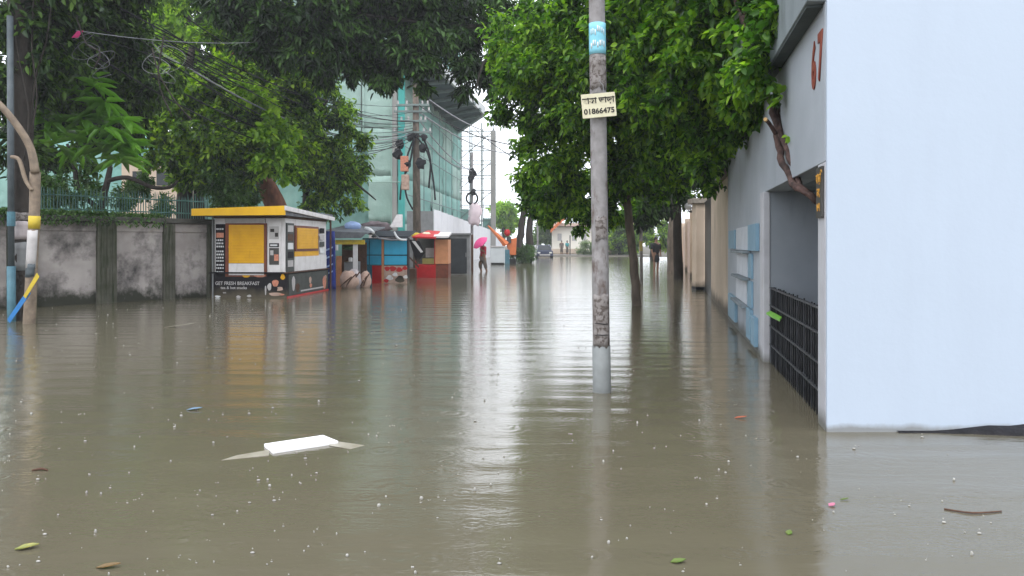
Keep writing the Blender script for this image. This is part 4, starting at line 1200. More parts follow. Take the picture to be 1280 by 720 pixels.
# ------------------------------------------------------------------ the row of stalls
def stalls():
    # blue cloth hanging at the kiosk's far corner
    d = 22.9
    vs, fs = [], []
    for j in range(9):
        for i in range(5):
            px = 403.5 + (14.5 + j * .25) * i / 4
            p = P(px, 289 + 74 * j / 8, d + .06 * math.sin(i * 2.2 + j * .8))
            vs.append(p)
    for j in range(8):
        for i in range(4):
            a = j * 5 + i
            fs.append((a, a + 5, a + 6, a + 1))
    c = thing('hanging_cloth', 'royal blue cloth with pale slanting print hung beside the yellow kiosk', 'cloth', P(411, 362, d))
    MB().add(vs, fs).build('cloth', M['deep_blue'], c, smooth=True).modifiers.new('thickness', 'SOLIDIFY').thickness = .02
    for y in (312, 322, 333, 342):
        MB().hexa([P(407, y, d - .10), P(416, y - 4, d - .10), P(416, y - 2, d - .10), P(407, y + 2.2, d - .10)], (0, .012, 0)).build('printed_stripe', M['pale_blue_print'], c)
    # open stall under a grey tarpaulin
    d = 25.0
    s = thing('tarpaulin_stall', 'open stall with a grey tarpaulin roof and a yellow beam beside the blue cloth', 'stall', P(435, 357, d))
    x = lambda px, dd=d: (px - CX) / F * dd
    z = lambda y, dd=d: CAM_Z + (305 - y) / F * dd
    MB().hexa([(x(408), d - .6, z(291)), (x(463), d - .6, z(293)), (x(470), d + 1.8, z(284)), (x(414), d + 1.8, z(282))], (0, 0, .05)).build('roof', M['tarp'], s)
    MB().hexa([(x(412), d - .62, z(298)), (x(456), d - .62, z(298)), (x(463), d - .61, z(291.5)), (x(408), d - .61, z(290.5))], (0, -.03, 0)).build('roof_flap', M['tarp'], s)
    MB().box(x(414), x(459), d - .45, d - .37, z(305.5), z(300)).build('beam', M['lemon'], s)
    for px in (416, 444): MB().box(x(px), x(px) + (.14 if px > 440 else .06), d - .35, d - .25, -.5, z(300)).build('post', M['white' if px > 440 else 'brown'], s)
    MB().box(x(418), x(450), d + 1.1, d + 1.2, -.5, z(303)).build('back_board', M['brown'], s)
    MB().box(x(421), x(427), d - .1, d + .05, -.3, z(320)).build('door_leaf', M['tan'], s)
    MB().box(x(430), x(446), d, d + .6, .3, .8).build('shelf', M['cab_frame'], s)
    for i, (px, y, m) in enumerate(((432, 327, 'olive'), (436, 322, 'white'), (441, 326, 'brown'), (438, 332, 'lilac_sack'))):
        MB().box(x(px), x(px + 4), d - .1 + .05 * i, d + .1, .8, z(y)).build('goods', M[m], s, bevel=.02)
    MB().tube([P(421, 306, d - .5), P(421, 313, d - .5)], .05, 8).build('hanging_lamp', M['globe'], s)
    MB().ball(P(437, 310, d - .2), (.22, .12, .08), 8, 6, .2, 3).build('garland', M['lf_hedge'], s)
    # bundle on the roof
    o = MB().ball(P(441, 283, d + .8), (.30, .25, .18), 10, 7, .15, 4).build('bundle', M['pale_blue_print'], smooth=True)
    tag(o, 'pale blue bundle lying on the grey tarpaulin roof', 'bundle')
    o = limb(None, 'rolled_mat', M['paper_white'], [(P(457, 285, 25.5), .05), (P(462, 287, 25.3), .07), (P(467, 291, 25.0), .05)], 8)
    tag(o, 'rolled white mat at the corner of the teal stall roof', 'mat')
    # sacks
    for px, rx, h_, m, lab, sd in ((436, .30, .62, 'pinkish', 'big pinkish sack with brown ropes in the water beside the blue cloth', 1), (443, .22, .68, 'lilac_sack', 'grey lilac topped sack squeezed between two pink sacks', 2), (457, .17, .60, 'pinkish', 'narrow upright pink sack next to the teal stall', 3)):
        c = P(px, 361, 23.4 + .25 * (sd - 1))
        q = thing('sack', lab, 'sack', (c.x, c.y, -.2), 'sacks in front of the stalls')
        MB().ball((c.x, c.y, h_ * .32), (rx, .25, h_ * .55), 12, 9, .16, sd).build('bag', M[m], q, smooth=True)
        for k in range(2):
            limb_ = [(c.x + rx * (.95 - .5 * k), c.y - .20, h_ * (.75 - .15 * k)), (c.x + rx * (.35 - .5 * k), c.y - .27, h_ * (.45 - .1 * k)), (c.x - rx * (.1 + .6 * k), c.y - .25, h_ * .1)]
            MB().tube([p_ for p_, _ in smooth_path([(q_, 1) for q_ in limb_], 4)], .022, 6).build('rope', M['brown'], q)
    # teal stall
    d = 26.4
    s = thing('teal_stall', 'bright teal blue panelled stall with red skirting and a black tarpaulin on top', 'stall', P(480, 354, d))
    xa, xb, xc = x(449, d), x(478.5, d), x(509.5, d)
    zt, zm, zb = z(297.5, d), z(319, d), z(332, d)
    yl = lambda X_: d + (X_ - xb) * (-.12 if X_ < xb else .0)
    MB().hexa([(xa + .05, d + .35, -.5), (xb, d + .04, -.5), (xb, d + .04, zt), (xa + .05, d + .35, zt)], (.1, 1.4, 0)).build('body', M['teal_dark'], s)
    MB().box(xb, xc, d + .04, d + .5, -.5, zt).build('body', M['kiosk_black'], s)
    def tp(x0, x1, z0, z1, m='teal', nm='panel'):
        y0, y1 = (d + .35 * (xb - x0) / (xb - xa) if x0 < xb else d), (d + .35 * (xb - x1) / (xb - xa) if x1 < xb else d)
        MB().hexa([(x0, y0, z0), (x1, y1, z0), (x1, y1, z1), (x0, y0, z1)], (0, .035, 0)).build(nm, M[m], s, bevel=.006)
    for (a, b) in ((xa + .06, x(460, d) - .02), (x(460, d) + .02, xb - .06), (xb + .05, xc - .03)):
        tp(a, b, zm + .02, zt - .05); tp(a, b, zb + .03, zm - .02)
    MB().box(xb - .04, xb + .035, d - .02, d + .03, -.3, zt - .03).build('corner_post', M['tan'], s)
    tp(x(464, d), xb - .045, -.4, zb, 'red', 'red_panel')
    tp(xb + .04, xc - .02, -.4, zb, 'pinkish', 'printed_panel')
    for px, y, r, m in ((484, 336, .10, 'red'), (491, 336, .12, 'red'), (499, 337, .11, 'red'), (506, 335, .09, 'red'), (487, 347, .12, 'white'), (494, 343, .09, 'paper_white'), (500, 349, .16, 'kiosk_black'), (507, 346, .08, 'white'), (483, 351, .09, 'red')):
        c = P(px, y, d - .012)
        MB().add([(c.x + r * math.cos(a) * (1 + .25 * math.sin(3 * a + px)), d - .004, c.z + r * .8 * math.sin(a)) for a in [2 * math.pi * i / 12 for i in range(12)]], [tuple(range(12))]).build('printed_shape', M[m], s)
    MB().hexa([(x(466, d), d - .25, zt + .02), (xc + .05, d - .25, zt + .0), (xc + .1, d + 1.6, zt + .24), (x(463, d), d + 1.6, zt + .24)], (0, 0, .05)).build('roof', M['dark_tarp'], s)
    MB().tube([P(468, 293, d - .3), P(474, 298, d - .33), P(490, 300, d - .33), P(509, 299, d - .3)], .035, 6).build('roof_edge', M['cable_pale'], s)
    o = limb(None, 'bent_pipe', M['paper_white'], [(P(493, 290, 26), .03), (P(496, 296, 25.9), .04), (P(501, 299.5, 25.9), .04), (P(508, 300, 26), .03)], 8)
    tag(o, 'bent white pipe lying on the black tarpaulin of the teal stall', 'pipe')
    # heap behind the stalls
    o = MB().ball(P(470, 285, 29), (.6, .5, .26), 14, 9, .2, 6).build('covered_heap', M['heap'], smooth=True)
    tag(o, 'dusty purple grey heap of sacking behind the teal stall', 'heap')
    o = MB().hexa([P(487, 284, 29.5), P(503, 284, 29.5), P(503, 268, 30), P(496, 268, 30)], (0, .06, 0)).build('sheet', M['grey_print'])
    tag(o, 'pale leaning sheet propped beside the utility pole behind the stalls', 'sheet')
    # red stall
    d = 30.5
    s = thing('red_stall', 'red food stall with a tan board and a slanting dark signboard', 'stall', P(537, 348, d))
    zt = z(297, d)
    MB().box(x(519, d), x(543, d), d, d + 1.4, -.5, z(331, d)).build('base', M['red'], s)
    MB().box(x(519, d), x(560, d), d + 1.2, d + 1.35, z(331, d), zt).build('back', M['kiosk_grey'], s)
    MB().box(x(544, d), x(560.5, d), d - .06, d + 1.2, z(330, d), z(299.5, d)).build('tan_board', M['tan'], s, bevel=.01)
    MB().box(x(544, d), x(560.5, d), d - .04, d + 1.2, -.5, z(330.5, d)).build('base', M['brown_frame'], s)
    MB().box(x(528, d), x(542.5, d), d - .02, d + .3, z(330, d), z(323, d)).build('counter', M['olive'], s)
    MB().box(x(531, d), x(542, d), d + .3, d + .34, z(322, d), z(310, d)).build('glass_case', M['grey_print'], s)
    for px in (519.5, 543): MB().box(x(px, d), x(px, d) + .06, d - .05, d + .02, -.4, zt).build('post', M['red'], s)
    MB().hexa([(x(517, d), d - .4, z(297.5, d)), (x(546, d), d - .4, z(298.5, d)), (x(546, d), d + 1.4, z(290, d)), (x(530, d), d + 1.4, z(289, d))], (0, 0, .06)).build('roof', M['red'], s)
    MB().hexa([(x(543, d), d - .3, z(297.5, d)), (x(561, d), d - .3, z(297.5, d)), (x(561, d), d + 1.4, z(292, d)), (x(540, d), d + 1.4, z(292, d))], (0, 0, .08)).build('roof_sheet', M['white'], s)
    b = thing('signboard', 'black slanting signboard with a white curve leaning on the red stall', 'sign', P(520, 330, 29.6))
    MB().hexa([P(511, 299, 29.6), P(524, 301, 29.6), P(531, 316, 29.6), P(521, 330, 29.6)], (0, .05, 0)).build('board', M['kiosk_black'], b, bevel=.01)
    MB().hexa([P(514.5, 301, 29.57), P(519, 301.5, 29.57), P(529, 315, 29.57), P(526, 316, 29.57)], (0, .02, 0)).build('white_curve', M['white'], b)
    MB().hexa([P(511, 322, 29.6), P(512.5, 321, 29.6), P(524, 333, 29.6), P(523, 335, 29.6)], (0, .03, 0)).build('prop', M['brown'], b)
    o = MB().box(x(510, 29.8), x(519, 29.8), 29.8, 30.3, -.5, z(336, 29.8)).build('crate', M['brown'], bevel=.02)
    tag(o, 'dark brown crate half under water between teal and red stalls', 'crate')
    for px, y, m, lab in ((519, 294, 'lemon', 'pale yellow bag lying on the near end of the red roof'), (533, 293.5, 'sign_cream', 'cream bag lying on the middle of the red roof')):
        o = MB().ball(P(px, y, 31), (.2, .16, .11), 10, 7, .2, px).build('bag', M[m], smooth=True)
        tag(o, lab, 'bag', 'bags on the red stall')
    # dark cabinet
    d = 34
    s = thing('metal_cabinet', 'tall charcoal metal cabinet standing at the end of the stalls', 'cabinet', P(573, 344, d))
    MB().box(x(558.5, d), x(587.5, d), d, d + .9, -.5, z(293.5, d)).build('body', M['cab_frame'], s, bevel=.02)
    MB().box(x(562, d), x(583.5, d), d - .03, d - .002, .05, z(298, d)).build('door', M['cabinet'], s, bevel=.01)
    MB().box(x(557.5, d), x(589, d), d - .1, d + 1, z(293.4, d), z(291.5, d)).build('top', M['cab_frame'], s)
    MB().box(x(582, d), x(583, d), d - .06, d - .031, .8, 1.0).build('handle', M['cab_frame'], s)
    o = MB().box(x(589, 36), x(591.5, 36), 36, 36.15, -.5, z(293, 36)).build('wooden_post', M['brown'])
    tag(o, 'thin brown wooden post just beyond the charcoal cabinet', 'post')
    # grey box, orange arm
    d = 50
    s = thing('utility_box', 'pale grey metal box standing in front of the orange machine', 'box', P(621, 331, d))
    MB().box(x(613, d), x(631, d), d, d + .9, .12, z(309, d)).build('body', M['grey_box'], s, bevel=.03)
    MB().box(x(614, d), x(630, d), d + .05, d + .85, -.4, .118).build('base', M['rubber'], s)
    MB().box(x(612.3, d), x(632, d), d - .05, d + .95, z(309, d), z(307.5, d)).build('lid', M['grey_print'], s)
    d = 53
    s = thing('digger', 'rusty orange slanting arm and body rising behind the pale grey box', 'machine', P(636, 322, d))
    MB().tube([P(610, 282, d), P(622, 294.5, d), P(633, 306, d)], [.06, .16, .28], 6).build('boom', M['orange'], s)
    MB().hexa([P(631, 300, d), P(646, 297, d), P(645, 319, d), P(637, 319, d)], (0, 1.2, 0)).build('body', M['orange'], s, bevel=.05)
    MB().box(x(633, d), x(639, d), d - .1, d + .8, z(304, d), z(296, d)).build('cab', M['glass'], s)
    MB().box(x(631, d), x(637, d), d - .2, d - .06, -.2, z(312, d)).build('engine_cover', M['teal_pipe'], s)
    MB().box(x(634, d), x(645, d), d + .0, d + 1, -.45, .35).build('track', M['rubber'], s, bevel=.1)
    o = MB().ball(P(634, 291, 55), (.24, .2, .26), 10, 7, .1, 8).build('machine_cover', M['red'], smooth=True)
    tag(o, 'red rounded cover on top of the orange machine', 'cover')


stalls()


# ------------------------------------------------------------------ people
def person(label, loc, face, h, shirt, lower, pose='stand', long_lower=False):
    """one skinned body, clothes and hair as its children; face = yaw of the facing direction (0 looks to -y)"""
    root = thing('person', label, 'person', loc)
    k = h / 1.72
    Rz = Matrix.Rotation(face, 3, 'Z')
    def skin(name, verts, edges, rad, m, rootv=0):
        me = bpy.data.meshes.new(name)
        me.from_pydata([Rz @ (Vector(v) * k) for v in verts], edges, [])
        o = bpy.data.objects.new(name, me); COL.objects.link(o); o.parent = root
        md = o.modifiers.new('skin', 'SKIN')
        for i, r in enumerate(rad):
            sv = me.skin_vertices[0].data[i]
            sv.radius = (r[0] * k, r[1] * k) if hasattr(r, '__len__') else (r * k, r * k)
            sv.use_root = (i == rootv)
        md.use_smooth_shade = True
        sb = o.modifiers.new('sub', 'SUBSURF'); sb.levels = sb.render_levels = 1
        me.materials.append(m)
        return o
    arm_l = [(-.19, 0, 1.40), (-.235, .02, 1.14), (-.22, -.06, .90), (-.215, -.09, .80)]
    arm_r = [(.19, 0, 1.40), (.235, .02, 1.14), (.22, -.06, .90), (.215, -.09, .80)]
    if pose == 'umbrella':
        arm_r = [(.19, 0, 1.40), (.24, -.05, 1.16), (.16, -.26, 1.28), (.13, -.30, 1.35)]
    st = .13 if pose in ('walk', 'umbrella') else .03
    legs_l = [(-.09, 0, .92), (-.10, -st, .50), (-.10, -st * .4, .09), (-.11, -st * .4 - .14, .03)]
    legs_r = [(.09, 0, .92), (.10, st * .4, .50), (.10, st * 1.3, .10), (.11, st * 1.3 - .14, .03)]
    v = [(0, 0, .97), (0, 0, 1.18), (0, 0, 1.38), (0, -.01, 1.50), (0, -.02, 1.58), (0, -.02, 1.68)]
    e = [(i, i + 1) for i in range(5)]
    rad = [(.15, .11), (.13, .10), (.15, .10), (.055, .055), (.08, .095), (.07, .085)]
    for chain, at, rr in ((arm_l, 2, (.055, .045, .036, .032)), (arm_r, 2, (.055, .045, .036, .032)), (legs_l, 0, (.09, .068, .055, .05)), (legs_r, 0, (.09, .068, .055, .05))):
        a = at
        for p, r in zip(chain, rr):
            v.append(p); e.append((a, len(v) - 1)); a = len(v) - 1; rad.append(r)
    skin('body', v, e, rad, M['skin'])
    # shirt: torso and sleeves
    v = [(0, 0, .86), (0, 0, 1.18), (0, 0, 1.40), (0, 0, 1.46)]
    e = [(0, 1), (1, 2), (2, 3)]
    rad = [(.19, .15), (.175, .14), (.18, .135), (.085, .08)]
    for ch in (arm_l, arm_r):
        a = 2
        for p, r in zip(ch[:2], (.078, .066)):
            v.append(p); e.append((a, len(v) - 1)); a = len(v) - 1; rad.append(r)
    skin('shirt', v, e, rad, M[shirt])
    v = [(0, 0, .98), (0, 0, .90)]
    e = [(0, 1)]
    rad = [(.17, .13), (.165, .135)]
    for ch in (legs_l, legs_r):
        a = 1
        sub = [ch[1]] if not long_lower else [ch[1], tuple(Vector(ch[1]).lerp(Vector(ch[2]), .6))]
        for p, r in zip(sub, (.108, .09)):
            v.append(p); e.append((a, len(v) - 1)); a = len(v) - 1; rad.append(r)
    skin('trousers', v, e, rad, M[lower])
    b = MB(Matrix.Translation(Vector(loc)) @ Rz.to_4x4() @ Matrix.Scale(k, 4))
    b.ball((0, .02, 1.655), (.095, .115, .10), 12, 8)
    b.build('hair', M['hair'], root, smooth=True)
    b = MB(Matrix.Translation(Vector(loc)) @ Rz.to_4x4() @ Matrix.Scale(k, 4))
    b.ball((0, -.118, 1.60), (.016, .022, .025), 8, 6).build('nose', M['skin'], root, smooth=True)
    return root


def people():
    c = P(820, 337, 38)
    person('man in black shirt and shorts wading by the far beige wall', (c.x, c.y, -.12), R(20), 1.86, 'cloth_black', 'cloth_black')
    c = P(604, 338, 37.6)
    person('woman in a red top wading with a raised umbrella past the stalls', (c.x, c.y, -.12), R(-55), 1.66, 'cloth_red', 'cloth_grey', 'umbrella', True)
    u = thing('umbrella', 'bright pink umbrella tilted over the woman in the red top', 'umbrella', (c.x, c.y, 1.2))
    Mx = Matrix.Translation(P(600.5, 303.5, 37.35)) @ Matrix.Rotation(R(-38), 4, 'Y') @ Matrix.Rotation(R(25), 4, 'X')
    vs, fs = [Vector((0, 0, .20))], []
    for i in range(1, 5):
        for j in range(16):
            r = .44 * i / 4 * (1 - (.06 if j % 2 and i == 4 else 0))
            a = 2 * math.pi * j / 16
            vs.append(Vector((r * math.cos(a), r * math.sin(a), .20 - .2 * (i / 4) ** 2)))
    fs += [(0, 1 + j, 1 + (j + 1) % 16) for j in range(16)]
    for i in range(3):
        for j in range(16):
            a, b = 1 + i * 16, 1 + (i + 1) * 16
            fs.append((a + j, b + j, b + (j + 1) % 16, a + (j + 1) % 16))
    MB(Mx).add(vs, fs).build('canopy', M['pink'], u).modifiers.new('thickness', 'SOLIDIFY').thickness = .006
    MB(Mx).tube([(0, 0, .22), (0, 0, -.5)], .012, 6).build('shaft', M['cab_frame'], u)
    c = P(702, 318, 90)
    person('distant person in brown standing near the teal clad one', (c.x, 90, .1), R(0), 1.7, 'cloth_grey', 'cloth_grey', 'stand', True)
    c = P(709, 318, 90)
    person('distant person in teal clothes at the end of the street', (c.x, 90, .1), R(30), 1.7, 'cloth_teal', 'cloth_grey', 'stand', True)


people()


# ------------------------------------------------------------------ the netted building under construction
def site_building():
    ux = lambda d: -7.3 + .07 * (d - 48)
    b = thing('construction_building', 'tall building under construction wrapped in green safety net', 'building', (-8, 60, 0))
    def sheet(nm, m, p0, p1, z0, z1, nx, nz, amp, off):
        """a hung net sheet between two plan points, sagging a little"""
        vs, fs = [], []
        p0, p1 = Vector(p0), Vector(p1)
        nn = (p1 - p0).cross(Vector((0, 0, 1))).normalized()
        rg = random.Random(int(z0 * 10 + nx))
        for j in range(nz + 1):
            for i in range(nx + 1):
                p = p0.lerp(p1, i / nx) + nn * (off + amp * (rg.random() - .3) * (0 if j in (0, nz) else 1))
                vs.append((p.x, p.y, z0 + (z1 - z0) * j / nz))
        for j in range(nz):
            for i in range(nx):
                a = j * (nx + 1) + i
                fs.append((a, a + 1, a + nx + 2, a + nx + 1))
        o = MB().add(vs, fs).build(nm, m, b, smooth=True)
        o.modifiers.new('thickness', 'SOLIDIFY').thickness = .02
    # frame: floor slabs and columns
    for k in range(7):
        MB().prism([(-17, 48.5), (-7.6, 48.5), (-5.8, 76), (-17, 76)], 3.1 * k + 2.9, 3.1 * k + 3.15).build('floor_slab', M['slab'], b)
    for i in range(5):
        MB().box(-16.5 + 2.2 * i, -16.1 + 2.2 * i, 48.6, 49, -.5, 22).build('column', M['slab'], b)
    for i in range(6):
        d = 49 + 5 * i
        MB().box(ux(d) - .55, ux(d) - .15, d, d + .4, -.5, 22).build('column', M['slab'], b)
    MB().prism([(-16.4, 50), (-8.2, 50), (-6.5, 75), (-16.4, 75)], -.5, 21.5).build('inner_wall', M['slab'], b)
    # net over the front and over the street side, storey by storey
    for k in range(7):
        z0, z1 = 3.1 * k - .4, 3.1 * k + 2.75
        for q in range(4):
            x0, x1 = -17 + 2.42 * q, -17 + 2.42 * (q + 1) - .06
            sheet('net_sheet', M['net_pale'], (x0, 48, 0), (x1, 48, 0), z0, z1, 5, 6, .12, 0)
        for q in range(5):
            d0, d1 = 48.2 + 5.6 * q, 48.2 + 5.6 * (q + 1) - .08
            sheet('net_sheet', M['net' if (k + q) % 3 else 'net_pale'], (ux(d0), d0, 0), (ux(d1), d1, 0), z0, z1, 6, 6, .16, 0)
    MB().box(-7.34, -6.95, 47.7, 48.05, -.5, 22).build('corner_net', M['net_teal'], b)
    MB().box(-7.75, -7.45, 47.85, 47.98, -.5, 22).build('corner_column', M['slab'], b)
    # poles of the scaffold on the net
    for q in range(9):
        d = 48 + 3.4 * q
        MB().tube([(ux(d) + .3, d, -.4), (ux(d) + .3, d, 21)], .03, 6).build('scaffold_pole', M['scaffold'], b)
    for q in range(6):
        MB().tube([(-16.8 + 1.8 * q, 47.75, -.4), (-16.8 + 1.8 * q, 47.75, 21)], .035, 6).build('scaffold_pole', M['net_pale'], b)
    for k in range(1, 9, 2):
        MB().tube([(ux(48) + .36, 48, k * 1.55), (ux(77) + .36, 77, k * 1.55)], .035, 6).build('scaffold_rail', M['scaffold'], b)
        MB().tube([(-17, 47.7, k * 1.8), (-7.2, 47.7, k * 1.8)], .03, 6).build('scaffold_rail', M['net_pale'], b)
    # the big canopy that juts over the street
    c = MB().hexa([(-9, 47.5, 12.6), (-4.9, 47.5, 12.6), (-2.55, 64, 12.6), (-6.0, 76, 12.6)], (0, 0, .5)).build('jutting_slab', M['soffit'], b)
    for q in range(7):
        t = q / 6
        p0 = Vector((-8.5, 48 + t * 22, 12.5)); p1 = Vector((-4.85 + 2.25 * min(1, t * 1.3), 48 + t * 15.5, 12.5))
        MB().tube([p0, p1], .14, 6).build('soffit_beam', M['scaffold'], c)
    MB().hexa([(-4.88, 47.4, 12.55), (-2.5, 64, 12.55), (-2.5, 64, 13.25), (-4.88, 47.4, 13.25)], (.2, 0, 0)).build('fascia', M['pale_slab'], b)
    MB().hexa([(-2.5, 64.2, 12.55), (-6.0, 76.2, 12.55), (-6.0, 76.2, 13.25), (-2.5, 64.2, 13.25)], (.2, .1, 0)).build('fascia', M['pale_slab'], b)
    # open scaffold tower at the far end
    s = thing('scaffold_tower', 'open steel scaffold tower at the far end of the netted building', 'scaffold', (-5, 84, 0))
    for i in range(4):
        for j in range(2):
            x, y = -5.8 + 1.25 * i + .0, 80 + 4 * j
            MB().tube([(x, y, -.4), (x, y, 14.5)], .07, 6).build('standard', M['scaffold'], s)
    for k in range(9):
        zz = .8 + 1.6 * k
        for j in range(2): MB().tube([(-6, 80 + 4 * j, zz), (-1.8, 80 + 4 * j, zz)], .05, 6).build('ledger', M['scaffold'], s)
    for k in range(4):
        MB().tube([(-5.8, 79.9, .8 + 3.2 * k), (-2.05, 79.9, 4 + 3.2 * k)], .05, 6).build('brace', M['scaffold'], s)
    MB().box(-2.3, -1.75, 79.5, 80.3, -.5, 13.6).build('end_column', M['slab'], s)
    for x0, x1, z0, z1 in ((-5.7, -4.7, -.3, 5.2), (-4.5, -3.3, -.3, 3.6), (-3.1, -2.2, .4, 4.2)):
        MB().box(x0, x1, 80.1, 80.14, z0, z1).build('net_sheet', M['net'], s)
    # white hoarding
    h = thing('hoarding', 'white sheet metal hoarding along the foot of the netted building', 'fence', (-4, 60, 0))
    hx = lambda d: -4.72 + .07 * (d - 45)
    for i in range(20):
        d0, d1 = 45 + 2.6 * i, 45 + 2.6 * (i + 1) - .04
        MB().hexa([(hx(d0), d0, -.5), (hx(d1), d1, -.5), (hx(d1), d1, 3.5 - .045 * i), (hx(d0), d0, 3.5 - .045 * i)], (-.05, 0, 0)).build('panel', M['hoarding'], h)
    MB().hexa([(-6.4, 45, -.5), (hx(45) - .06, 45, -.5), (hx(45) - .06, 45, 3.4), (-6.4, 45, 3.4)], (0, .06, 0)).build('end_panel', M['cab_frame'], h)


site_building()


# ------------------------------------------------------------------ utility poles far, cables
def power_lines():
    d = 38
    x = P(520, 0, d).x
    p = thing('power_pole', 'dark power pole loaded with cables rising behind the stalls', 'pole', (x, d, -.5))
    MB().tube([(x + .07, d, -.5), (x + .02, d, 5), (x - .02, d, 9.6)], [.22, .19, .15], 12).build('shaft', M['bark'], p, smooth=True)
    for y, wdt in ((132, 1.0), (140, 1.1), (152, .8), (166, 1.2)):
        zz = P(0, y, d).z
        MB().box(x - wdt, x + wdt * .7, d - .22, d - .12, zz - .05, zz + .05).build('cross_arm', M['scaffold'], p)
        for q in (-.9, -.45, .35, .62):
            MB().tube([(x + q * wdt, d - .17, zz + .05), (x + q * wdt, d - .17, zz + .22)], .05, 6).build('insulator', M['grey_print'], p)
    for px, y, r in ((500, 180, .22), (497, 192, .26), (513, 172, .2), (528, 185, .22), (526, 204, .26), (509, 205, .2), (530, 172, .16)):
        c = P(px, y, d - .3)
        MB().ball(c, (r, .16, r * 1.1), 8, 6, .25, px).build('cable_knot', M['cable'], p)
    for k, pts in enumerate(([(520, 168), (508, 200), (507, 240), (516, 262)], [(520, 170), (534, 190), (541, 220), (544, 250)], [(520, 168), (530, 175), (538, 200), (536, 235)], [(518, 172), (512, 205), (503, 225), (500, 250)])):
        limb(p, 'drop_cable', M['cable'], [(P(a, b, d - .3), .05) for a, b in pts], 6)
    MB().box(x - .75, x - .35, d - .4, d - .1, P(0, 215, d).z, P(0, 196, d).z).build('meter_box', M['salmon'], p, bevel=.03)
    MB().box(x - .70, x - .32, d - .4, d - .1, P(0, 238, d).z, P(0, 219, d).z).build('meter_box', M['pinkish'], p, bevel=.03)
    d2 = 55
    x2 = P(590, 0, d2).x
    p2 = thing('power_pole', 'slimmer far pole with coiled black cable beside the scaffold', 'pole', (x2, d2, -.5))
    MB().tube([(x2, d2, -.5), (x2, d2, 8.2)], .11, 10).build('shaft', M['concrete'], p2, smooth=True)
    for px, y, r in ((590, 218, .42), (588, 224, .3), (592, 240, .25)):
        MB().ball(P(px, y, d2 - .2), (r * .7, .2, r), 8, 6, .3, px + y).build('cable_knot', M['cable'], p2)
    c = P(590, 248, d2 - .2)
    MB().tube([c + Vector((.42 * math.cos(a), 0, .42 * math.sin(a))) for a in [2 * math.pi * i / 18 for i in range(19)]], .08, 6).build('cable_coil', M['cable'], p2)
    o = MB().ball(P(594, 268, 54.5), (.5, .22, .75), 10, 8, .3, 2).build('awning_bundle', M['pale_pink'], smooth=True)
    tag(o, 'pale pink cloth bundle tied to the far pole above the pink umbrella', 'bundle')
    # the cables themselves
    def cable(label, a, b, sag, r, m='cable'):
        a, b = P(*a), P(*b)
        pts = []
        for i in range(17):
            t = i / 16
            q = a.lerp(b, t); q.z -= sag * 4 * t * (1 - t)
            pts.append(q)
        o = MB().tube(pts, r, 6).build('cable', M[m], smooth=True)
        tag(o, label, 'cable', 'overhead cables')
    lab = 'thin dark overhead cable sagging from the left trees to the power pole'
    cs = [((92, 37, 14), (519, 132, 37.8), .5), ((60, 5, 14), (516, 140, 37.8), .9), ((150, 10, 15), (519, 152, 37.8), .6), ((195, 30, 16), (520, 160, 37.8), .8), ((215, 55, 17), (517, 166, 37.8), .9), ((205, 75, 17), (519, 168, 37.8), 1.1),
          ((175, 50, 16), (512, 168, 37.8), 1.4), ((230, 20, 18), (515, 152, 37.8), .7), ((120, 70, 15), (518, 167, 37.8), 1.6)]
    cs += [((160 + 11 * i, 22 + 9 * i, 17 + .4 * i), (512 + i, 148 + 3 * i, 37.7), .5 + .12 * i) for i in range(8)]
    for i, (a, b, s) in enumerate(cs): cable(lab, a, b, s, .011 + .003 * (i % 3))
    # tangle of slack loops hung in the dark boughs
    rg = random.Random(6)
    for x0, y0 in ((100, 52), (118, 66), (190, 72), (205, 60)):
        pts = [P(x0 + 16 * math.sin(i * 1.1 + x0) + i * 1.2, y0 + 14 * math.cos(i * .8 + y0) + i * 1.5, 14.2 + .06 * i) for i in range(14)]
        o = MB().tube([q for q, _ in smooth_path([(p_, 1) for p_ in pts], 3)], .005, 5).build('cable_loop', M['cable_pale'], smooth=True)
        tag(o, 'slack tangled loop of grey wire hung in the dark left boughs', 'cable', 'tangled wire loops')
    cable('thick pale bundle of overhead cables drooping over the mid green trees', (235, 85, 18), (515, 167, 37.7), .9, .024, 'cable_pale')
    cable('thick black bundle of overhead cables below the pale bundle', (190, 95, 17), (510, 178, 37.6), 1.0, .022)
    cable('straight pale cable crossing the upper left treetops', (95, 38, 13.9), (330, 52, 20), .12, .008, 'cable_pale')
    lab = 'pale overhead cable running right from the power pole towards the scaffold'
    for a, b, s in (((537, 125, 37.8), (604, 163, 50), .15), ((524, 140, 37.8), (640, 192, 55), .5), ((524, 150, 37.8), (590, 214, 54.8), .4), ((525, 166, 37.8), (590, 210, 54.8), .6)):
        cable(lab, a, b, s, .035, 'cable_pale')
    lab = 'thin dark overhead cable passing under the leafy street tree'
    for a, b, s in (((592, 160, 50), (705, 228, 30), .3), ((524, 132, 37.8), (700, 185, 30), .6)):
        cable(lab, a, b, s, .025)
    # clothes-like scraps in the treetops
    for a, nm, m, lab in (((96, 43, 13.9), 'kite', 'pink', 'torn pink kite caught in the dark upper left boughs'), ((292, 66, 20.5), 'kite', 'salmon', 'scrap of a salmon kite caught in the cables above the broad tree')):
        c = P(*a)
        o = MB().hexa([c + Vector((-.10, 0, -.06)), c + Vector((.0, .03, -.05)), c + Vector((.12, 0, .07)), c + Vector((.02, -.02, .06))], (0, .012, 0)).build(nm, M[m])
        tag(o, lab, 'kite')


power_lines()


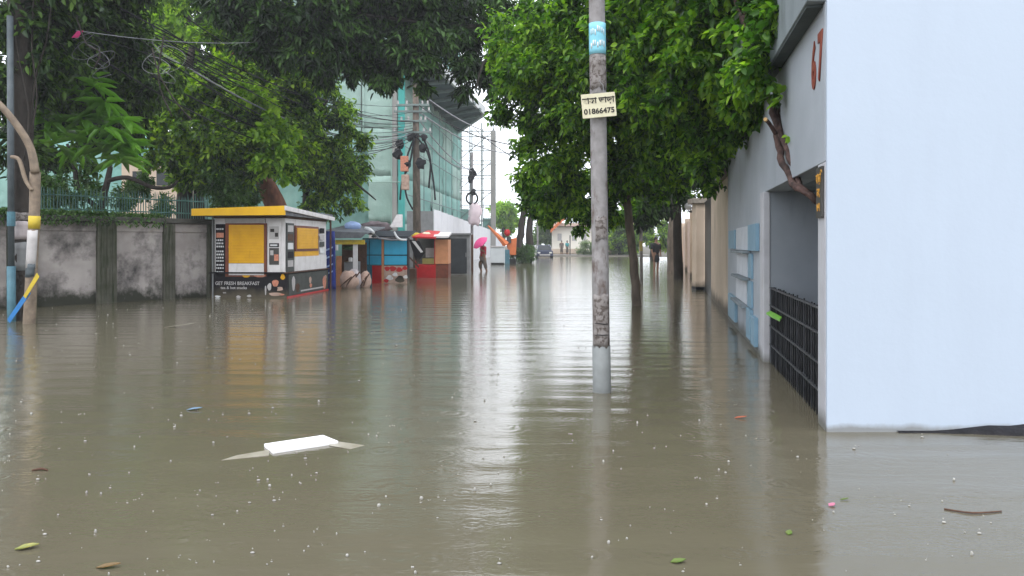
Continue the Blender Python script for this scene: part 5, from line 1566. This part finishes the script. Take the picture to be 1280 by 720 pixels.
# ------------------------------------------------------------------ the far end of the street
def far_end():
    d = 55
    t = thing('twin_tree', 'dark tree with twin trunks rising from a shrub at the street end', 'tree', (P(656, 320, d).x, d, -.3))
    for pts in ([(650, 322), (650, 300), (652, 280), (656, 250), (655, 225)], [(662, 322), (663, 300), (661, 285), (665, 260), (668, 235)]):
        limb(t, 'trunk', M['dark_bark'], [(P(x, y, d), .33 - .04 * i) for i, (x, y) in enumerate(pts)], 10, 3, .25)
    crown(t, M['lf_street'], [(664, 238, d, 13), (674, 248, d, 13), (668, 222, d, 15), (680, 235, d, 12)], 600, 6, .5, .28, .14, .4, .4, 61)
    s = thing('shrub', 'low round shrub at the foot of the twin trunked tree', 'shrub', (P(658, 325, 54).x, 54, -.1))
    crown(s, M['lf_hedge'], [(650, 320, 54, 9), (660, 318, 54, 9), (641, 322, 54, 5)], 420, 6, .3, .16, .07, .1, .45, 62, name='foliage')
    hd = thing('hedge', 'clipped pale green hedge in front of the cream house', 'hedge', (P(750, 320, 88).x, 88, .1))
    bl = [(x, 312, 88, 9) for x in range(731, 800, 7)] + [(x, 305, 90, 7) for x in range(738, 790, 8)]
    crown(hd, M['lf_far'], bl, 1900, 6, .4, .2, .09, .1, .45, 63, name='foliage')
    # cream house
    b = thing('cream_house', 'bright cream house with orange roof edge closing the street end', 'house', (P(715, 310, 98).x, 98, .1))
    x = lambda px, dd=98: (px - CX) / F * dd
    z = lambda y, dd=98: CAM_Z + (305 - y) / F * dd
    MB().box(x(690), x(790), 98, 106, 0, z(284)).build('wall', M['far_cream'], b)
    MB().box(x(742), x(792), 97.6, 97.99, 0, z(276)).build('wall', M['far_pink'], b)
    MB().box(x(686), x(795), 97.2, 107, z(283), z(279)).build('roof', M['far_pink'], b)
    MB().hexa([(x(688), 96.5, z(291)), (x(709), 96.5, z(271)), (x(709), 96.5, z(267)), (x(688), 96.5, z(287))], (0, 3, 0)).build('roof_slope', M['orange'], b)
    for px in (697, 715, 728): MB().box(x(px), x(px + 5), 97.95, 97.998, z(301), z(292)).build('window', M['grey_print'], b)
    lw = MB().box(x(670, 92), x(732, 92), 92, 92.3, 0, z(311, 92)).build('low_wall', M['beige'])
    tag(lw, 'low beige garden wall before the cream house', 'wall')
    # car
    d = 76
    c = thing('parked_car', 'dark blue car standing at the edge of the flood by the twin tree', 'car', P(681, 322, d))
    X0 = P(681, 0, d).x
    K = Matrix.Translation((X0, d, -.12))
    MB(K).prism([(-.85, 0), (-.72, -.12), (.72, -.12), (.85, 0), (.87, 3.6), (.7, 4.0), (-.7, 4.0), (-.87, 3.6)], .25, .85).build('body', M['car_paint'], c, bevel=.08)
    MB(K).hexa([(-.78, .9, .85), (.78, .9, .85), (.62, 1.5, 1.42), (-.62, 1.5, 1.42)], (0, 1.9, 0)).build('cabin', M['car_paint'], c, bevel=.05)
    MB(K).hexa([(-.68, .93, .90), (.68, .93, .90), (.56, 1.42, 1.36), (-.56, 1.42, 1.36)], (0, -.03, .015)).build('windscreen', M['glass'], c)
    for s_ in (-1, 1):
        MB(K).box(s_ * .6 - .14, s_ * .6 + .14, -.15, -.08, .55, .70).build('headlight', M['lamp'], c, bevel=.02)
        for y in (.7, 3.1): MB(K).tube([(s_ * .7, y, .31), (s_ * .88, y, .31)], .31, 14).build('wheel', M['rubber'], c)
    MB(K).box(-.55, .55, -.16, -.1, .34, .48).build('bumper', M['grey_print'], c)
    v = thing('rickshaw', 'small white fronted rickshaw beside the dark blue car', 'rickshaw', P(667, 321, 74))
    X0 = P(667, 0, 74).x
    K = Matrix.Translation((X0, 74, -.1))
    MB(K).box(-.28, .28, 0, .8, .35, .95).build('body', M['white'], v, bevel=.1)
    MB(K).box(-.32, .32, -.05, 1.3, 1.35, 1.42).build('hood', M['cabinet'], v, bevel=.03)
    for s_ in (-1, 1): MB(K).tube([(s_ * .27, .05, .9), (s_ * .29, .02, 1.36)], .02, 6).build('hood_post', M['cabinet'], v)
    MB(K).tube([(-.04, .1, .22), (.04, .1, .22)], .22, 12).build('wheel', M['rubber'], v)
    # trees closing the view
    spots = [((628, 262, 95), [(630, 268, 95, 13), (624, 256, 97, 10), (640, 278, 95, 11), (632, 286, 96, 11)], 'far_tree', 'pale yellow green treetop beside the scaffold tower', 'lf_yellow'),
             ((690, 270, 100), [(688, 280, 100, 14), (680, 292, 100, 12), (676, 268, 100, 10)], 'far_tree', 'hazy green tree over the car and the garden wall', 'lf_far'),
             ((815, 280, 75), [(815, 260, 75, 26), (800, 290, 75, 18), (830, 240, 76, 26), (835, 290, 74, 18), (815, 300, 74, 10)], 'far_tree', 'bright green tree behind the man in black', 'lf_mid'),
             ((775, 300, 88), [(775, 292, 86, 12), (790, 296, 85, 12)], 'far_tree', 'small green tree between grey pole and leaning trunk', 'lf_mid')]
    for i, (at, bl, nm, lab, m) in enumerate(spots):
        q = thing(nm, lab, 'tree', (P(*at).x, at[2], 0), 'trees closing the far end')
        X = P(*at).x
        limb(q, 'trunk', M['dark_bark'], [((X, at[2], 0), .25), ((X + .1, at[2], 2), .2), (P(at[0], at[1], at[2]), .12)], 8, 2)
        crown(q, M[m], bl, 900, 5, .6, .45, .24, .3, .42, 70 + i)
    o = MB().box(P(712, 0, 87).x, P(713.2, 0, 87).x, 87, 87.1, 0, P(0, 294, 87).z).build('sign_post', M['rubber'])
    tag(o, 'thin dark post in front of the cream house', 'post')
    o = MB().tube([(P(672, 0, 80).x, 80, -.2), (P(672, 0, 80).x, 80, 7.5)], .1, 8).build('street_pole', M['concrete'])
    tag(o, 'thin grey pole rising behind the dark blue car', 'pole')


far_end()


# ------------------------------------------------------------------ things floating on the water, rain
def floating():
    def W(x, y, z=0.0):
        d = F * (CAM_Z - z) / (y - HY)
        return Vector(((x - CX) / F * d, d, z))
    f = thing('foam_board', 'white foam board floating with its muddy ends under water', 'board', W(375, 556))
    q = [W(341, 564.5, .014), W(423, 551, .02), W(404, 543.5, .026), W(330, 554.5, .02)]
    MB().hexa(q, (0, 0, -.03)).build('raised_board', M['white_clean'], f, bevel=.004)
    q = [W(337, 562, .004), W(336, 569, .004), W(276, 575.5, .0005), W(296, 569, .0005)]
    MB().hexa([q[0], q[3], q[2], q[1]], (0, 0, -.03)).build('sunk_end', M['foam_mud'], f)
    q = [W(410, 551, .006), W(424, 552, .004), W(456, 556.5, .0004), W(438, 561.5, .0004), W(412, 557, .004)]
    MB().add(q + [p - Vector((0, 0, .03)) for p in q], [(4, 3, 2, 1, 0), (5, 6, 7, 8, 9)]).build('sunk_end', M['foam_mud'], f)
    def flat(nm, x, y, L_, W_, ang, m, lab, cat):
        c = W(x, y, .006)
        d = np.array([[math.cos(ang), math.sin(ang), 0.06]]); d /= np.linalg.norm(d)
        V, Fq = leaf_arrays(np.array([list(c)]), d, np.array([[0, 0, 1.]]), np.array([L_]), np.array([W_]), -.08, .12)
        o = MB().add([tuple(v) for v in V], [tuple(f_) for f_ in Fq]).build(nm, M[m])
        o.modifiers.new('thickness', 'SOLIDIFY').thickness = .004
        tag(o, lab, cat, 'litter floating on the flood')
    flat('leaf', 18, 686, .10, .05, .3, 'leaf_yellow', 'yellow green leaf floating at the lower left corner', 'leaf')
    flat('leaf', 120, 709, .10, .035, .15, 'leaf_brown', 'curled brown leaf floating at the bottom edge', 'leaf')
    flat('leaf', 838, 702, .07, .035, .1, 'leaf_green', 'bright green leaf floating below the tall pole', 'leaf')
    flat('leaf', 985, 668, .05, .03, 1.0, 'leaf_green', 'small dull green leaf floating near the white wall reflection', 'leaf')
    flat('plastic_scrap', 233, 512, .13, .05, .1, 'litter_blue', 'blue plastic scrap floating beyond the foam board', 'litter')
    flat('plastic_scrap', 918, 522, .10, .035, 0, 'litter_orange', 'orange scrap floating near the black gate', 'litter')
    flat('plastic_scrap', 1036, 632, .05, .03, .5, 'litter_pink', 'tiny pink scrap floating before the white wall', 'litter')
    flat('plastic_scrap', 1050, 624, .05, .012, .1, 'leaf_green', 'thin green shred floating beside the pink scrap', 'litter')
    flat('plastic_scrap', 205, 409, .5, .06, .05, 'foam_mud', 'pale scum streak floating in front of the mouldy wall', 'litter')
    o = limb(None, 'twig', M['brown'], [(W(1180, 636, .004), .004), (W(1215, 641, .006), .005), (W(1252, 639, .004), .003)], 6)
    tag(o, 'thin dark twig floating before the white wall', 'twig')
    o = limb(None, 'twig', M['brown'], [(W(40, 588, .004), .006), (W(52, 586, .01), .008), (W(60, 588, .004), .004)], 6)
    tag(o, 'short brown twig floating left of the foam board', 'twig')
    # drops that the rain throws up, with the low rim of water round each
    rg = random.Random(17)
    b = MB()
    pts = []
    for i in range(680):
        y = 385 + 335 * rg.random() ** 1.5
        x = rg.uniform(0, 1280)
        if x > 640 and rg.random() < .45: continue
        if x > 1000 and y < 545: continue
        pts.append((x, y))
    for i_, (x, y) in enumerate(pts):
        c = W(x, y, 0)
        if c.x > 2.3 and c.y > 5.35: continue
        s = rg.choice((.4, .55, .7, .8, .9, 1.0, 1.5)) * .0042 * (1 + .11 * c.y)
        k = rg.random()
        if k < .55:
            b.ball((c.x, c.y, s * .6), (s * rg.uniform(.6, 1.2), s * .75, s * rg.uniform(.4, 1.5)), 6, 5, .2, i_)
        elif k < .8:
            b.ball((c.x, c.y, s * .5), (s * 1.3, s * .8, s * .6), 6, 4)
            b.ball((c.x + s * rg.uniform(-1.2, 1.2), c.y, s * 2.6), s * .4, 6, 4)
        else:
            for q in range(3):
                b.ball((c.x + s * rg.uniform(-2.5, 2.5), c.y + s * rg.uniform(-2, 2), s * .25), s * .5, 6, 4)
    o = b.build('rain_splashes', M['drop'], smooth=True)
    tag(o, kind='stuff')


floating()


# ------------------------------------------------------------------ rain haze over the street
hz, t_, b_ = new_mat('rain_haze')
t_.nodes.remove(b_)
pv = N(t_, 'ShaderNodeVolumePrincipled')
pv.inputs['Color'].default_value = (0.92, 0.95, 0.97, 1)
pv.inputs['Density'].default_value = 0.0012
pv.inputs['Anisotropy'].default_value = 0.2
t_.links.new(pv.outputs[0], t_.nodes['Material Output'].inputs['Volume'])
o = MB().box(-310, 310, -210, 460, -1.6, 42).build('haze', hz)
tag(o, kind='stuff')
